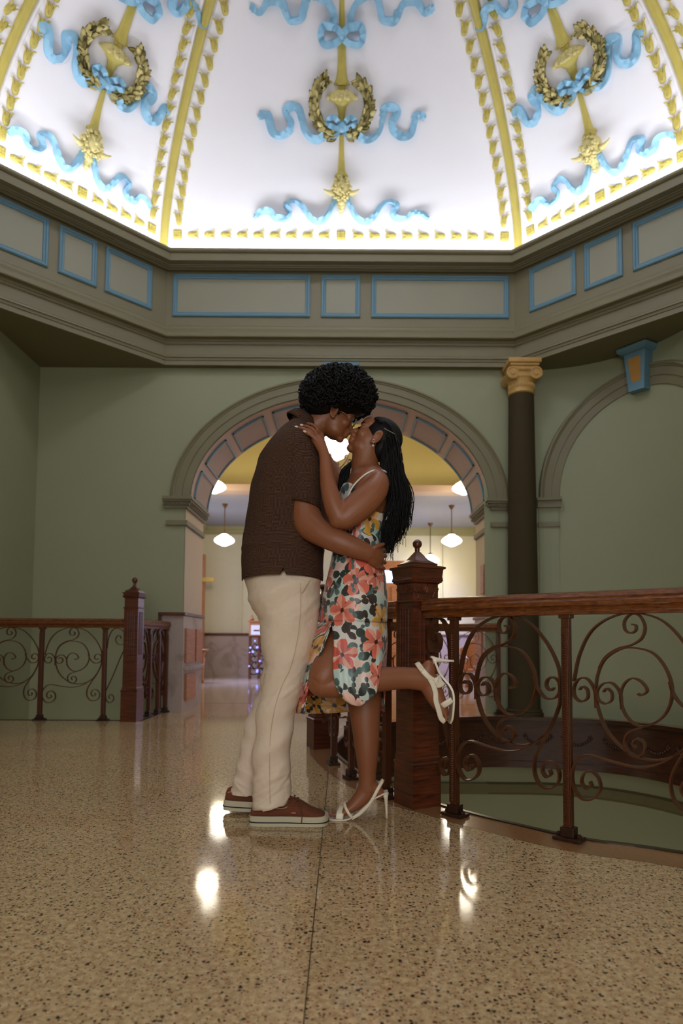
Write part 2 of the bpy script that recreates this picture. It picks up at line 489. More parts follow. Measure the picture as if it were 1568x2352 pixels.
quad(bm, (AC-A_J, YW, -3.6), (AC+A_J, YW, -3.6), (AC+A_J, YW, -.02), (AC-A_J, YW, -.02))
for k in range(NA):
    x0, z0 = ell(A_in, B_in, k); x1, z1 = ell(A_in, B_in, k+1)
    quad(bm, (x0, YW, z0), (x0, YW+TH, z0), (x1, YW+TH, z1), (x1, YW, z1))
for s in (-1, 1):
    x = AC+s*A_J
    quad(bm, (x, YW, -.3), (x, YW+TH, -.3), (x, YW+TH, ZSP), (x, YW, ZSP))
bmesh.ops.remove_doubles(bm, verts=bm.verts[:], dist=1e-5)
bmesh.ops.recalc_face_normals(bm, faces=bm.faces[:])
wb = obj('wall_back', bm, M_wall); tag(wb, kind='structure')
# painted lining of the arch (mauve soffit) and jambs (cream)
bm = NB()
for k in range(NA):
    x0, z0 = ell(A_in-.004, B_in-.004, k); x1, z1 = ell(A_in-.004, B_in-.004, k+1)
    quad(bm, (x0, YW, z0), (x0, YW+TH, z0), (x1, YW+TH, z1), (x1, YW, z1))
obj('arch_lining', bm, M_mauve, wb, True)
bm = NB()
for s in (-1, 1):
    x = AC+s*(A_J-.004)
    quad(bm, (x, YW+.002, 0), (x, YW+TH, 0), (x, YW+TH, ZSP), (x, YW+.002, ZSP))
obj('arch_jamb', bm, mat('cream_paint', srgb(196, 178, 146), 0.6, noise_amt=0.05), wb)
# archivolt, moulded
def archivolt(name, mapf, a, b, zc, sc, n=NA, prof=None, parent=None, k0=0, k1=None):
    pr = prof or [(0.215, 0), (0.215, .02), (0.205, .045), (0.185, .052), (0.175, .04), (0.165, .036), (0.160, .028), (0.155, .028), (0.085, .026), (0.082, .016), (0.075, .016), (0.004, .014), (0.0, 0.008), (0.0, 0)]
    bm = NB(); secs = []
    for k in range(k0, (k1 or n)+1):
        th = pi-pi*k/n
        secs.append([mapf(sc+(a+d)*cos(th), zc+(b+d*(B_out-B_in)/.215 if True else 0)*sin(th), h) for d, h in pr])
    loop_sweep(bm, secs, False)
    bmesh.ops.recalc_face_normals(bm, faces=bm.faces[:])
    return obj(name, bm, M_trim, parent, True, auto=25)
flat_map = lambda x, z, h: Vector((x, YW-h, z))
archivolt('archivolt', flat_map, A_in, B_in, ZSP, AC, parent=wb)
# coffers in the soffit: blue frame, mauve field
bm = NB(); bmp = NB()
def soff(th, y, d): return Vector((AC+(A_in-d)*cos(th), y, ZSP+(B_in-d)*sin(th)))
nc = 9
for c in range(nc):
    t0 = pi-(c+.10)*pi/nc; t1 = pi-(c+.90)*pi/nc
    y0, y1 = YW+.14, YW+TH-.07
    m = 8
    for (ya, yb, ta, tb) in ((y0, y0+.016, t0, t1), (y1-.016, y1, t0, t1), (y0, y1, t0, t0+(t1-t0)*.045), (y0, y1, t1-(t1-t0)*.045, t1)):
        secs = []
        for k in range(m+1):
            th = ta+(tb-ta)*k/m
            secs.append([soff(th, ya, .004), soff(th, ya, .024), soff(th, yb, .024), soff(th, yb, .004)])
        loop_sweep(bm, secs, False)
    secs = [[soff(t0+(t1-t0)*k/m, y0, .009), soff(t0+(t1-t0)*k/m, y1, .009)] for k in range(m+1)]
    loop_sweep(bmp, secs, False)
    obj('coffer_frame', bm, M_blue, wb); obj('coffer_panel', bmp, mat('coffer_field', srgb(158, 134, 120), 0.6) if c == 0 else bpy.data.materials['coffer_field'], wb)
    bm = NB(); bmp = NB()
bm.free(); bmp.free()
# imposts and string bands on both piers, wrapping into the opening
def band(bm, s, z0, z1, d, xo, wrap=True):
    xi = AC+s*A_J
    pts = [(xo, YW), (xo, YW-d), (xi-s*d, YW-d), (xi-s*d, YW+TH-.02)]
    for (ax, ay), (bx, by) in zip(pts, pts[1:]):
        quad(bm, (ax, ay, z0), (bx, by, z0), (bx, by, z1), (ax, ay, z1))
    quad(bm, (xo, YW-d, z1), (xi-s*d, YW-d, z1), (xi-s*d, YW, z1), (xo, YW, z1))
    quad(bm, (xo, YW-d, z0), (xi-s*d, YW-d, z0), (xi-s*d, YW, z0), (xo, YW, z0))
    quad(bm, (xi, YW-d, z1), (xi-s*d, YW-d, z1), (xi-s*d, YW+TH-.02, z1), (xi, YW+TH-.02, z1))
    quad(bm, (xi, YW-d, z0), (xi-s*d, YW-d, z0), (xi-s*d, YW+TH-.02, z0), (xi, YW+TH-.02, z0))
for s in (-1, 1):
    bm = NB(); xo = AC+s*(A_out+.06); xo2 = AC+s*(A_out+.03)
    if s > 0: xo = xo2 = 2.0
    zt = ZSP+.02; 
    for z1_, z0_, d in ((0, -.03, .085), (-.03, -.05, .07), (-.05, -.085, .05), (-.085, -.115, .03)):
        band(bm, s, zt+z0_, zt+z1_, d, xo)
    o = obj('impost', bm, M_trim, wb)
    bm = NB()
    n = 15
    for i in range(n):
        x = AC+s*(A_in-.05+ (A_out-A_in+.10)*(i+.5)/n)
        blob(bm, (x, YW-.055, zt-.067), (.009, .010, .015), 1)
        blob(bm, (AC+s*(A_J-.055), YW+TH*(i+.5)/n, zt-.067), (.010, .018, .015), 1)
    obj('egg_and_dart', bm, M_trim, wb, True)['kind'] = 'stuff'
    bm = NB(); z2 = zat(1198, YW)
    band(bm, s, z2-.05, z2, .03, xo2)
    band(bm, s, z2-.058, z2-.05, .015, xo2)
    obj('string_band', bm, M_trim, wb)
# keystone of the main arch
M_ochre = mat('ochre_paint', srgb(176, 128, 50), .6, noise_amt=.15, scale=12)
def keystone(mapf, sc, zb, zt, wb_, wt, parent):
    bm = NB()
    def fr(w, z, h): return [mapf(sc-w, z, h), mapf(sc+w, z, h)]
    rr = []
    for z, w, h in ((zb, wb_, .10), (zt-.05, wt, .13)):
        rr.append([mapf(sc-w, z, 0), mapf(sc+w, z, 0), mapf(sc+w, z, h), mapf(sc-w, z, h)])
    rings(bm, rr)
    rr = []
    for z, w, h in ((zt-.05, wt+.01, .15), (zt-.03, wt+.05, .18), (zt, wt+.06, .19)):
        rr.append([mapf(sc-w, z, 0), mapf(sc+w, z, 0), mapf(sc+w, z, h), mapf(sc-w, z, h)])
    rings(bm, rr)
    bmesh.ops.recalc_face_normals(bm, faces=bm.faces[:])
    k = obj('keystone', bm, M_blue, parent)
    bm = NB(); rr = []
    H_ = zt-.05-zb
    for z, w, h in ((zb+.22*H_, wb_*.58, .112), (zb+.86*H_, wt*.60, .134)):
        rr.append([mapf(sc-w, z, h-.02), mapf(sc+w, z, h-.02), mapf(sc+w, z, h), mapf(sc-w, z, h)])
    rings(bm, rr); bmesh.ops.recalc_face_normals(bm, faces=bm.faces[:])
    obj('keystone_panel', bm, M_ochre, k)
keystone(flat_map, AC+.01, ZSP+B_in-.02, ZS-.005, .10, .13, wb)
# marble dado on the left pier, wood capping
dz = zat(1416, 6.52)
XP0, XP1 = xat(362, 6.55), AC-A_J
bm = NB(); box(bm, XP0+.04, XP1+.015, 6.56, YW-.001, 0, dz)
box(bm, XP1+.001, XP1+.015, YW-.001, YW+TH, 0, dz)
dado = thing('pier_dado', 'grey marble dado with wooden capping on the left pier of the arch', 'dado', (XP0, 6.58, 0))
obj('marble_panel', bm, M_marble, dado)
bm = NB(); box(bm, XP0-.0, XP1+.04, 6.535, YW-.001, dz, dz+.035, .006); box(bm, XP1+.001, XP1+.04, YW, YW+TH+.02, dz, dz+.035, .006)
obj('capping', bm, M_wood, dado)
bm = NB(); box(bm, XP0, XP0+.04, 6.545, YW-.001, 0, dz, .004)
obj('edge_strip', bm, M_wood, dado)
bm = NB(); box(bm, XP1+.015, XP1+.035, YW+.05, YW+.42, .50, .86, .003); obj('oak_panel', bm, M_oak, dado)
bm = NB(); box(bm, XP1+.015, XP1+.035, YW+.50, YW+.80, .50, .86, .003); obj('oak_panel', bm, M_oak, dado)
bm = NB(); box(bm, XP1+.015, XP1+.05, YW+.03, YW+TH, .42, .46, .003); obj('ledge', bm, M_marble, dado)
bm = NB(); box(bm, XP1+.015, XP1+.035, YW+.08, YW+.50, .10, .38, .003); obj('oak_panel', bm, M_oak, dado)

# ---- left and near walls, right wall with rounded corner
bm = NB(); quad(bm, (XL, -1.6, -3.6), (XL, YW, -3.6), (XL, YW, ZTOP), (XL, -1.6, ZTOP))
o = obj('wall_left', bm, M_wall); tag(o, kind='structure')
WP = [Vector((1.5, YW+.001, 0)), Vector((1.95, YW+.001, 0))]
for k in range(1, 25):
    a = pi/2*(1-k/24); WP.append(Vector((1.95+1.25*cos(a), 5.35+1.25*sin(a), 0)))
WP += [Vector((XR, 5.35-i*.4, 0)) for i in range(1, 12)]+[Vector((XR, -1.6, 0))]
WS = [0.0]
for a, b in zip(WP, WP[1:]): WS.append(WS[-1]+(b-a).length)
def wmap(s, z, h):
    for i in range(len(WS)-1):
        if s <= WS[i+1] or i == len(WS)-2:
            t = (s-WS[i])/(WS[i+1]-WS[i]); p = WP[i].lerp(WP[i+1], t)
            d = (WP[min(i+2, len(WP)-1)]-WP[max(i-1, 0)]).normalized()
            nrm = Vector((d.y, -d.x, 0))
            if nrm.dot(Vector((0, 3.4, 0))-p) < 0: nrm = -nrm
            return Vector((p.x, p.y, z))+nrm*h
bm = NB(); loop_sweep(bm, [[(p.x, p.y, -3.6), (p.x, p.y, ZTOP)] for p in WP], False)
wr = obj('wall_right', bm, M_wall, None, True); tag(wr, kind='structure')
# near wall with a wide opening behind the photographer
bm = NB()
for xa, xb, z0, z1 in ((XL, -2.2, 0, ZTOP), (2.2, XR, 0, ZTOP), (-2.2, 2.2, 3.3, ZTOP)):
    quad(bm, (xa, -.25, z0), (xb, -.25, z0), (xb, -.25, z1), (xa, -.25, z1))
o = obj('wall_near', bm, M_wall); tag(o, kind='structure')
# unseen corridor and end window, added to give the couple front light
bm = NB()
for x in (-2.2, 2.2): quad(bm, (x, -.25, 0), (x, -3.25, 0), (x, -3.25, 3.3), (x, -.25, 3.3))
for xa, xb, z0, z1 in ((-2.2, -1.3, 0, 3.3), (1.3, 2.2, 0, 3.3), (-1.3, 1.3, 0, .65), (-1.3, 1.3, 2.85, 3.3)):
    quad(bm, (xa, -3.25, z0), (xb, -3.25, z0), (xb, -3.25, z1), (xa, -3.25, z1))
o = obj('wall_corridor', bm, M_walll); tag(o, kind='structure')
bm = NB(); quad(bm, (-2.2, -.25, 3.3), (2.2, -.25, 3.3), (2.2, -3.25, 3.3), (-2.2, -3.25, 3.3)); o = obj('ceiling_corridor', bm, mat('corridor_white', srgb(216, 212, 200), .7, noise_amt=.02)); tag(o, kind='structure')
bm = NB()
for a_, b_, c_, d_ in ((-1.3, 1.3, .65, .72), (-1.3, 1.3, 2.78, 2.85), (-1.3, -1.23, .65, 2.85), (1.23, 1.3, .65, 2.85), (-.03, .03, .7, 2.8), (-1.3, 1.3, 1.72, 1.78)):
    box(bm, a_, b_, -3.30, -3.20, c_, d_)
w3 = obj('window_3', bm, M_wood); tag(w3, kind='structure')
M_fill_pane = mat('fill_pane', srgb(235, 240, 250), .3, noise_amt=0, emis=(.9, .95, 1, 1), estr=1.0)  # glow for the pane of the added window
bm = NB(); quad(bm, (-1.23, -3.26, .72), (1.23, -3.26, .72), (1.23, -3.26, 2.78), (-1.23, -3.26, 2.78)); obj('pane', bm, M_fill_pane, w3)
# blind arch on the curved wall
def wall_s(px, py):
    d = ray(px, py); best = None
    for i in range(len(WP)-1):
        a, b = WP[i], WP[i+1]
        # solve CAM + t d = a + u(b-a) in xy
        e = b-a; den = d.x*e.y-d.y*e.x
        if abs(den) < 1e-9: continue
        w = a-CAM; t = (w.x*e.y-w.y*e.x)/den; u = (w.x*d.y-w.y*d.x)/den
        if 0 <= u <= 1 and t > 0 and (best is None or t > best[0]): best = (t, WS[i]+u*(WS[i+1]-WS[i]), CAM.z+t*d.z)
    return best[1], best[2]
s_foot, _ = wall_s(1236, 1140); s_top, z_top = wall_s(1472, 826)
_, z_sp2 = wall_s(1258, 1146)
a2o = s_top-s_foot; b2o = z_top-.07-z_sp2
def archivolt2():
    pr = [(0.215, 0), (0.215, .02), (0.205, .045), (0.185, .052), (0.175, .04), (0.165, .036), (0.160, .028), (0.155, .028), (0.085, .026), (0.082, .016), (0.075, .016), (0.004, .014), (0.0, 0.008), (0.0, 0)]
    bm = NB(); secs = []
    for k in range(NA*2+1):
        th = pi-pi*k/(NA*2)
        secs.append([wmap(s_top+(a2o-.215+d)*cos(th), z_sp2+(b2o-.215+d)*sin(th), h) for d, h in pr])
    loop_sweep(bm, secs, False); bmesh.ops.recalc_face_normals(bm, faces=bm.faces[:])
    obj('archivolt', bm, M_trim, wr, True, auto=25)
archivolt2()
keystone(lambda s, z, h: wmap(s, z, h), s_top, z_sp2+b2o-.26, z_top+.09, .085, .118, wr)
def wband(s0, s1, z0, z1, h, name='impost', mt=None):
    bm = NB(); n = 8; secs = []
    for k in range(n+1):
        s = s0+(s1-s0)*k/n
        secs.append([wmap(s, z0, 0), wmap(s, z0, h), wmap(s, z1, h), wmap(s, z1, 0)])
    V = loop_sweep(bm, secs, False, True)
    bm.faces.new(V[0]); bm.faces.new(list(reversed(V[-1])))
    bmesh.ops.recalc_face_normals(bm, faces=bm.faces[:])
    return obj(name, bm, mt or M_trim, wr)
z2 = zat(1198, YW)
for c0 in (s_foot, 2*s_top-s_foot-.215):
    wband(c0-.03, c0+.235, z_sp2-.03, z_sp2+.0, .09); wband(c0-.02, c0+.225, z_sp2-.10, z_sp2-.03, .06)
    wband(c0-.01, c0+.215, z2-.05, z2, .04, 'string_band')
    wband(c0, c0+.20, -.5, z_sp2-.10, .02, 'pier_strip', M_wall)
# dark band moulding lower down in the well
bm = NB(); secs = []
for k in range(60):
    s = k/59*(WS[-1]-.2)
    secs.append([wmap(s, -.70, .0), wmap(s, -.72, .03), wmap(s, -.80, .03), wmap(s, -.83, .0)])
loop_sweep(bm, secs, False); bmesh.ops.recalc_face_normals(bm, faces=bm.faces[:])
obj('string_band', bm, M_trimd, wr)
bm = NB(); box(bm, -1.7, 1.52, YW-.03, YW, -.82, -.71); obj('string_band', bm, M_trimd, wb)

# ---- soffit around the octagon
OA = oct_off(0.24)
oc = [Vector((-3.5, 7.2, 0)), Vector((3.5, 7.2, 0)), Vector((3.5, 7.2, 0)), Vector((3.5, -.4, 0)), Vector((3.5, -.4, 0)), Vector((-3.5, -.4, 0)), Vector((-3.5, -.4, 0)), Vector((-3.5, 7.2, 0))]
bm = NB()
for i in range(8):
    j = (i+1) % 8
    pts = [(OA[i].x, OA[i].y, ZS), (OA[j].x, OA[j].y, ZS), (oc[j].x, oc[j].y, ZS), (oc[i].x, oc[i].y, ZS)]
    if (oc[i]-oc[j]).length < 1e-6: pts = pts[:3]
    quad(bm, *pts)
bmesh.ops.recalc_face_normals(bm, faces=bm.faces[:])
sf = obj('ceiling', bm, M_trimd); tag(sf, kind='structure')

# ---- entablature
YLIP, YFR = CY+LA, CY+LA+.22
def zz(py, q): return zat(py, YLIP+q)
zlt = zz(571.5, 0)
PROF = [(.30, zlt-.11), (.035, zlt-.11), (.025, zlt), (0.0, zlt), (0, zz(576, 0)), (.012, zz(580, .01)), (.03, zz(584, .03)), (.034, zz(586, .03)), (.034, zz(599, .03)),
        (.045, zz(600.5, .045)), (.10, zz(600.5, .045)+.002), (.105, zz(611, .10)), (.125, zz(612, .12)), (.13, zz(616, .13)), (.155, zz(617, .15)), (.175, zz(622, .17)), (.21, zz(624, .2)), (.22, zz(625, .22)),
        (.22, zz(750, .22)), (.205, zz(751, .2)), (.20, zz(757, .2)), (.17, zz(762, .17)), (.165, zz(764, .165)), (.15, zz(765, .15)), (.15, zz(773, .15)), (.155, zz(774.5, .15)), (.205, zz(774.5, .15)),
        (.205, zz(785, .2)), (.215, zz(786, .21)), (.225, zz(792, .22)), (.235, zz(793, .235)), (.235, zz(817, .235)), (.222, zz(818.5, .22)), (.220, zz(822, .22)), (.232, zz(823, .23)), (.236, zz(829, .236)), (.245, zz(830, .24)), (.245, ZS+.0)]
bm = NB()
OQ = {}
def oo(q):
    q = round(q, 4)
    if q not in OQ: OQ[q] = oct_off(q)
    return OQ[q]
secs = [[Vector((oo(q)[i].x, oo(q)[i].y, z)) for q, z in PROF] for i in range(8)]
loop_sweep(bm, secs, True)
bmesh.ops.recalc_face_normals(bm, faces=bm.faces[:])
ent = obj('trim_1', bm, M_trim); tag(ent, kind='structure')
# panels on the frieze: blue moulded frames with grey fields
OF = oct_off(.22)
def face_frame(i):
    j = (i+1) % 8
    a, b = OF[i], OF[j]; e = (b-a).normalized(); n = Vector((e.y, -e.x))
    m = (a+b)/2
    if n.dot(Vector((CX, CY))-m) < 0: n = -n
    return a, e, n, (b-a).length
zp1, zp0 = zz(633, .22), zz(730, .22)
def fpanel(i, s0, s1):
    a, e, n, L = face_frame(i)
    def P(s, z, h): return Vector((a.x+e.x*s+n.x*h, a.y+e.y*s+n.y*h, z))
    pr = [(0, 0), (0, .014), (.010, .022), (.022, .022), (.030, .012), (.038, .010), (.046, .012), (.052, .004), (.052, 0)]
    bm = NB(); secs = []
    for (s, z, ds, dz) in ((s0, zp0, 1, 1), (s1, zp0, -1, 1), (s1, zp1, -1, -1), (s0, zp1, 1, -1)):
        secs.append([P(s+ds*w, z+dz*w, h) for w, h in pr])
    loop_sweep(bm, secs, True); bmesh.ops.recalc_face_normals(bm, faces=bm.faces[:])
    obj('panel_moulding', bm, M_blue, ent)
    bm = NB(); quad(bm, P(s0+.05, zp0+.05, .003), P(s1-.05, zp0+.05, .003), P(s1-.05, zp1-.05, .003), P(s0+.05, zp1-.05, .003))
    bmesh.ops.recalc_face_normals(bm, faces=bm.faces[:])
    obj('frieze_panel', bm, M_panel, ent)
a, e, n, L = face_frame(0)
def sx(px): return xat(px, YFR, 680)-a.x
LBK = L
p1, p2 = sx(397), sx(712); c1, c2 = sx(740.5), sx(830)
hw = (c2-c1)/2; g = (p2-p1)
fpanel(0, p1, p2); fpanel(0, L/2-hw, L/2+hw); fpanel(0, L-p2, L-p1)
def sdiag(px, py):
    a_, e_, n_, L_ = face_frame(7)     # left diagonal: from OCT[7] to OCT[0]
    d = ray(px, py); w = Vector((a_.x, a_.y))-Vector((0, 0))
    den = d.x*e_.y-d.y*e_.x
    return -( (w.x)*d.y-(w.y)*d.x)/-den if False else ((w.x*d.y-w.y*d.x)/den)
La = face_frame(7)[3]
sA0, sA1 = La-sdiag(348, 670), La-sdiag(241, 630)
sB0, sB1 = La-sdiag(222, 610), La-sdiag(134, 590)
sC0 = La-sdiag(110, 580); sC1 = max(sC0+.2, min(La-.06, sC0+(sA1-sA0)))
for i in (1, 3, 5, 7):
    Q = lambda s_: (s_ if i in (1, 5) else La-s_)
    for u0, u1 in ((sA0, sA1), (sB0, sB1), (sC0, sC1)):
        # near vertex of each diagonal face is the one that touches the back (or front) wall face
        fpanel(i, min(Q(u0), Q(u1)), max(Q(u0), Q(u1)))
for i in (2, 6):
    fpanel(i, p1, p2); fpanel(i, L/2-hw, L/2+hw); fpanel(i, L-p2, L-p1)

# lamps of the storey below, seen only by their light in the stair well
for lx, ly, lz, le in ((1.5, 3.6, -2.4, 24), (-2.55, 4.6, -2.2, 18)):
    ld = bpy.data.lights.new('lower_storey_lamp', 'POINT'); ld.energy = le; ld.color = (1, .82, .56); ld.shadow_soft_size = .3
    lo = bpy.data.objects.new('lower_storey_lamp', ld); COL.objects.link(lo); lo.location = (lx, ly, lz)
# ---- column
cx, cyy = xat(1203, 6.42), 6.44
col = thing('column', 'dark brown column with gilded scrolled capital right of the archway', 'column', (cx, cyy, 0))
zc0 = zat(903, 6.35, 1200); zc1 = ZS-.002
bm = NB()
prof = [(.162, -.0), (.162, .06)]
for k in range(13):
    t = k/12; prof.append((.158-.030*t**1.3, .06+(zc0-.06)*t))
lathe(bm, prof, 40, Matrix.Translation((cx, cyy, 0)))
obj('shaft', bm, M_shaft, col, True, auto=40)
bm = NB()
hC = zc1-zc0
lathe(bm, [(.130, zc0), (.140, zc0+.01), (.133, zc0+.02), (.136, zc0+hC*.40), (.150, zc0+hC*.46)], 40, Matrix.Translation((cx, cyy, 0)))
for s in (-1, 1):
    M = Matrix.Translation((cx+s*.118, cyy-.13, zc0+hC*.58)) @ Matrix.Rotation(pi/2, 4, 'X')
    lathe(bm, [(.062, -.26), (.066, -.24), (.050, -.13), (.066, -.02), (.066, .008), (.05, .010), (.046, .002), (.030, .002), (.026, .010), (.01, .012)], 24, M)
box(bm, cx-.13, cx+.13, cyy-.135, cyy+.135, zc0+hC*.46, zc0+hC*.80, .01)
box(bm, cx-.168, cx+.168, cyy-.165, cyy+.155, zc0+hC*.86, zc1, .012)
box(bm, cx-.15, cx+.15, cyy-.15, cyy+.15, zc0+hC*.78, zc0+hC*.86, .01)
for k in range(9):
    blob(bm, (cx-.06+.015*k, cyy-.14, zc0+hC*.66), (.007, .01, .02), 1)
for k in range(14):
    a_ = -pi/2+(k-6.5)*.2
    blob(bm, (cx+.136*cos(a_), cyy+.136*sin(a_), zc0+hC*.23), (.012, .012, .03), 1)
obj('capital', bm, M_goldb, col, True, auto=50)
bm = NB(); lathe(bm, [(.19, 0), (.19, .03), (.175, .04), (.18, .055), (.165, .07)], 40, Matrix.Translation((cx, cyy, 0.0)))
obj('base', bm, M_shaft, col, True, auto=40)
# ================================================================ DOME
DP, DZ0, DRZ = 3.15, 4.84, 2.05     # base apothem, springing height, rise
ZBASE = zlt-.11
def dome_s(phi):
    """phi in rad: >0 up the curve, <0 on the short vertical drum (metres below the spring)"""
    if phi >= 0: return DP*cos(phi)/LA, DZ0+DRZ*sin(phi)
    return DP/LA, DZ0+phi
PHI = []; _acc = 0.0; _p = None
def apoth(k):
    a, b = Vector(OCT[k]), Vector(OCT[(k+1) % 8]); return ((a+b)/2).length
# arc tables, one for the wide and one for the diagonal panels (v=0 at the base of the drum)
TAB = {}
for k in (0, 1):
    A = apoth(k); rows = []; v = 0; prev = None
    phis = [-(DZ0-ZBASE)+ (DZ0-ZBASE)*i/6 for i in range(6)]+[i*(pi/2*.97)/180 for i in range(181)]
    for ph in phis:
        s, z = dome_s(ph); pt = Vector((s*A, z))
        if prev is not None: v += (pt-prev).length
        rows.append((v, ph)); prev = pt
    TAB[k] = rows
def phi_of(k, v):
    rows = TAB[k % 2]
    if v <= 0: return rows[0][1]+v
    lo, hi = 0, len(rows)-1
    if v >= rows[-1][0]: return rows[-1][1]
    while hi-lo > 1:
        m = (lo+hi)//2
        if rows[m][0] <= v: lo = m
        else: hi = m
    a, b = rows[lo], rows[hi]; t = (v-a[0])/(b[0]-a[0])
    return a[1]+(b[1]-a[1])*t
def _pp(k, u, v):
    a, b = Vector(OCT[k]), Vector(OCT[(k+1) % 8])
    s, z = dome_s(phi_of(k, v))
    e = (b-a).normalized(); m = (a+b)/2
    q = m*s+e*u
    return Vector((q.x+CX, q.y+CY, z))
def dpt(k, u, v, w=0):
    p = _pp(k, u, v)
    if w:
        e = .01
        n = (_pp(k, u+e, v)-p).cross(_pp(k, u, v+e)-_pp(k, u, v-e)).normalized()
        if n.dot(Vector((0, CY, 3.5))-p) < 0: n = -n
        p = p+n*w
    return p
def dframe(k, u, v, w=0):
    p = dpt(k, u, v, w); e = .01
    ex = (_pp(k, u+e, v)-_pp(k, u-e, v)).normalized()
    ey = (_pp(k, u, v+e)-_pp(k, u, v-e)).normalized()
    ez = ex.cross(ey).normalized()
    # keep right-handed; ez must look inward
    flip = ez.dot(Vector((0, CY, 3.5))-p) < 0
    if flip: ex = -ex; ez = ex.cross(ey)
    return p, ex, ey, ez, flip
def halfw(k, v):
    s, z = dome_s(phi_of(k, v)); a, b = Vector(OCT[k]), Vector(OCT[(k+1) % 8])
    return s*(b-a).length/2
def duv(k, px, py):
    u, v = 0.0, 1.0
    for it in range(30):
        x, y = proj(dpt(k, u, v)); e = 1e-3
        x1, y1 = proj(dpt(k, u+e, v)); x2, y2 = proj(dpt(k, u, v+e))
        a, b, c, d = (x1-x)/e, (x2-x)/e, (y1-y)/e, (y2-y)/e
        det = a*d-b*c; rx, ry = px-x, py-y
        if abs(det) < 1e-6: break
        du, dv = (d*rx-b*ry)/det, (a*ry-c*rx)/det
        u += max(-.5, min(.5, du)); v += max(-.4, min(.4, dv)); v = max(.01, min(4.2, v))
    return u, v
dome = None
for k in range(8):
    bm = NB(); rr = []
    VN = 44; vmax = TAB[k % 2][-1][0]
    for i in range(VN+1):
        v = vmax*i/VN; h = halfw(k, v)
        rr.append([_pp(k, h*t/6, v) for t in range(-6, 7)])
    rings(bm, rr, closed=False)
    bmesh.ops.recalc_face_normals(bm, faces=bm.faces[:])
    if dome is None:
        dome = obj('ceiling', bm, M_plaster, None, True); tag(dome, kind='structure')
    else: obj('dome_panel', bm, M_plaster, dome, True)
# ribs on the eight edges, with white fillets beside them
def edge_pt(i, v_phi, off=0):
    s, z = dome_s(v_phi); a = Vector(OCT[i]); return Vector((a.x*s+CX, a.y*s+CY, z))
for i in range(8):
    phs = [-(DZ0-ZBASE)+j*.1 for j in range(3)]+[j*(pi/2*.94)/40 for j in range(41)]
    pts = [edge_pt(i, ph) for ph in phs]
    o = obj('dome_rib', NB(), M_gold, dome)
    bm = NB()
    tang = Vector((-OCT[i][1], OCT[i][0], 0)).normalized()
    tube(bm, pts, [(.050, .044)]*len(pts), 12, ax=tang); bm.to_mesh(o.data); bm.free()
    for p in o.data.polygons: p.use_smooth = True
    bm = NB()
    cin = [Vector((p.x*.996, (p.y-CY)*.996+CY, p.z)) for p in pts]
    for s in (-1, 1):
        tube(bm, [p+tang*(s*.066) for p in pts], [(.02, .02)]*len(pts), 8, ax=tang)
    obj('rib_fillet', bm, M_plaster, dome, True)

# ---- husk bell-flowers: one shared mesh
def husk_mesh():
    bm = NB()
    prof = [(.010, -.066, .006), (.023, -.058, .014), (.031, -.036, .019), (.033, -.005, .020), (.031, .018, .018), (.031, .030, .014)]
    rr = []
    for r, y, h in prof:
        rr.append([Vector((r*cos(a), y, h*max(0, sin(a))-.001)) for a in [pi*j/8 for j in range(9)]])
    rings(bm, rr, closed=False)
    bm.faces.new([bm.verts.new(p) for p in rr[0]]); 
    bm.faces.new([bm.verts.new(p) for p in reversed(rr[-1])])
    for s in (-1, 1):   # curling petals
        tube(bm, [Vector((s*.024, .012, .012)), Vector((s*.028, .034, .016)), Vector((s*.040, .050, .020)), Vector((s*.054, .052, .028))], [.009, .008, .006, .003], 6, ax=(0, 0, 1))
        tube(bm, [Vector((s*.008, .010, .018)), Vector((s*.013, .030, .022)), Vector((s*.011, .046, .022))], [.004, .005, .003], 5, ax=(0, 0, 1))
    tube(bm, [Vector((0, -.006, .018)), Vector((0, .026, .021)), Vector((0, .050, .020))], [.003, .008, .003], 6, ax=(0, 0, 1))
    # little open ring at the tip
    for k in range(8):
        a0, a1 = 2*pi*k/8, 2*pi*(k+1)/8
        tube(bm, [Vector((.009*cos(a0), -.028+.010*sin(a0), .018)), Vector((.009*cos(a1), -.028+.010*sin(a1), .018))], .0035, 4, ax=(0, 0, 1))
    bmesh.ops.recalc_face_normals(bm, faces=bm.faces[:])
    me = bpy.data.meshes.new('husk'); bm.to_mesh(me); bm.free(); me.materials.append(M_gold)
    for p in me.polygons: p.use_smooth = True
    me.set_sharp_from_angle(angle=radians(50))
    return me
def rosette_mesh():
    bm = NB()
    for k in range(8):
        a = k*pi/4; L = .036 if k % 2 == 0 else .047
        R = Matrix.Rotation(a, 4, 'Z')
        vs = blob(bm, (0, 0, 0), (L*.5, .013, .010), 1)
        bmesh.ops.transform(bm, matrix=R @ Matrix.Translation((L*.58, 0, .014)) @ Matrix.Rotation(-.25, 4, 'Y'), verts=vs)
    blob(bm, (0, 0, .020), (.011, .011, .009), 1)
    box(bm, -.046, .046, -.046, .046, -.004, .009, .004)
    me = bpy.data.meshes.new('rosette'); bm.to_mesh(me); bm.free(); me.materials.append(M_gold)
    for p in me.polygons: p.use_smooth = True
    me.set_sharp_from_angle(angle=radians(40))
    return me
ME_H, ME_R = husk_mesh(), rosette_mesh()
def place(me, name, k, u, v, rot, parent, sc=1.0):
    p, ex, ey, ez, fl_ = dframe(k, u, v, 0.0)
    M = Matrix((ex, ey, ez)).transposed().to_4x4(); M.translation = p
    o = link(name, me, parent, M @ Matrix.Rotation(rot, 4, 'Z') @ Matrix.Diagonal((sc, sc, sc, 1)))
    return o
PN = {0: 'central', 7: 'left diagonal', 1: 'right diagonal', 6: 'far left', 2: 'far right'}
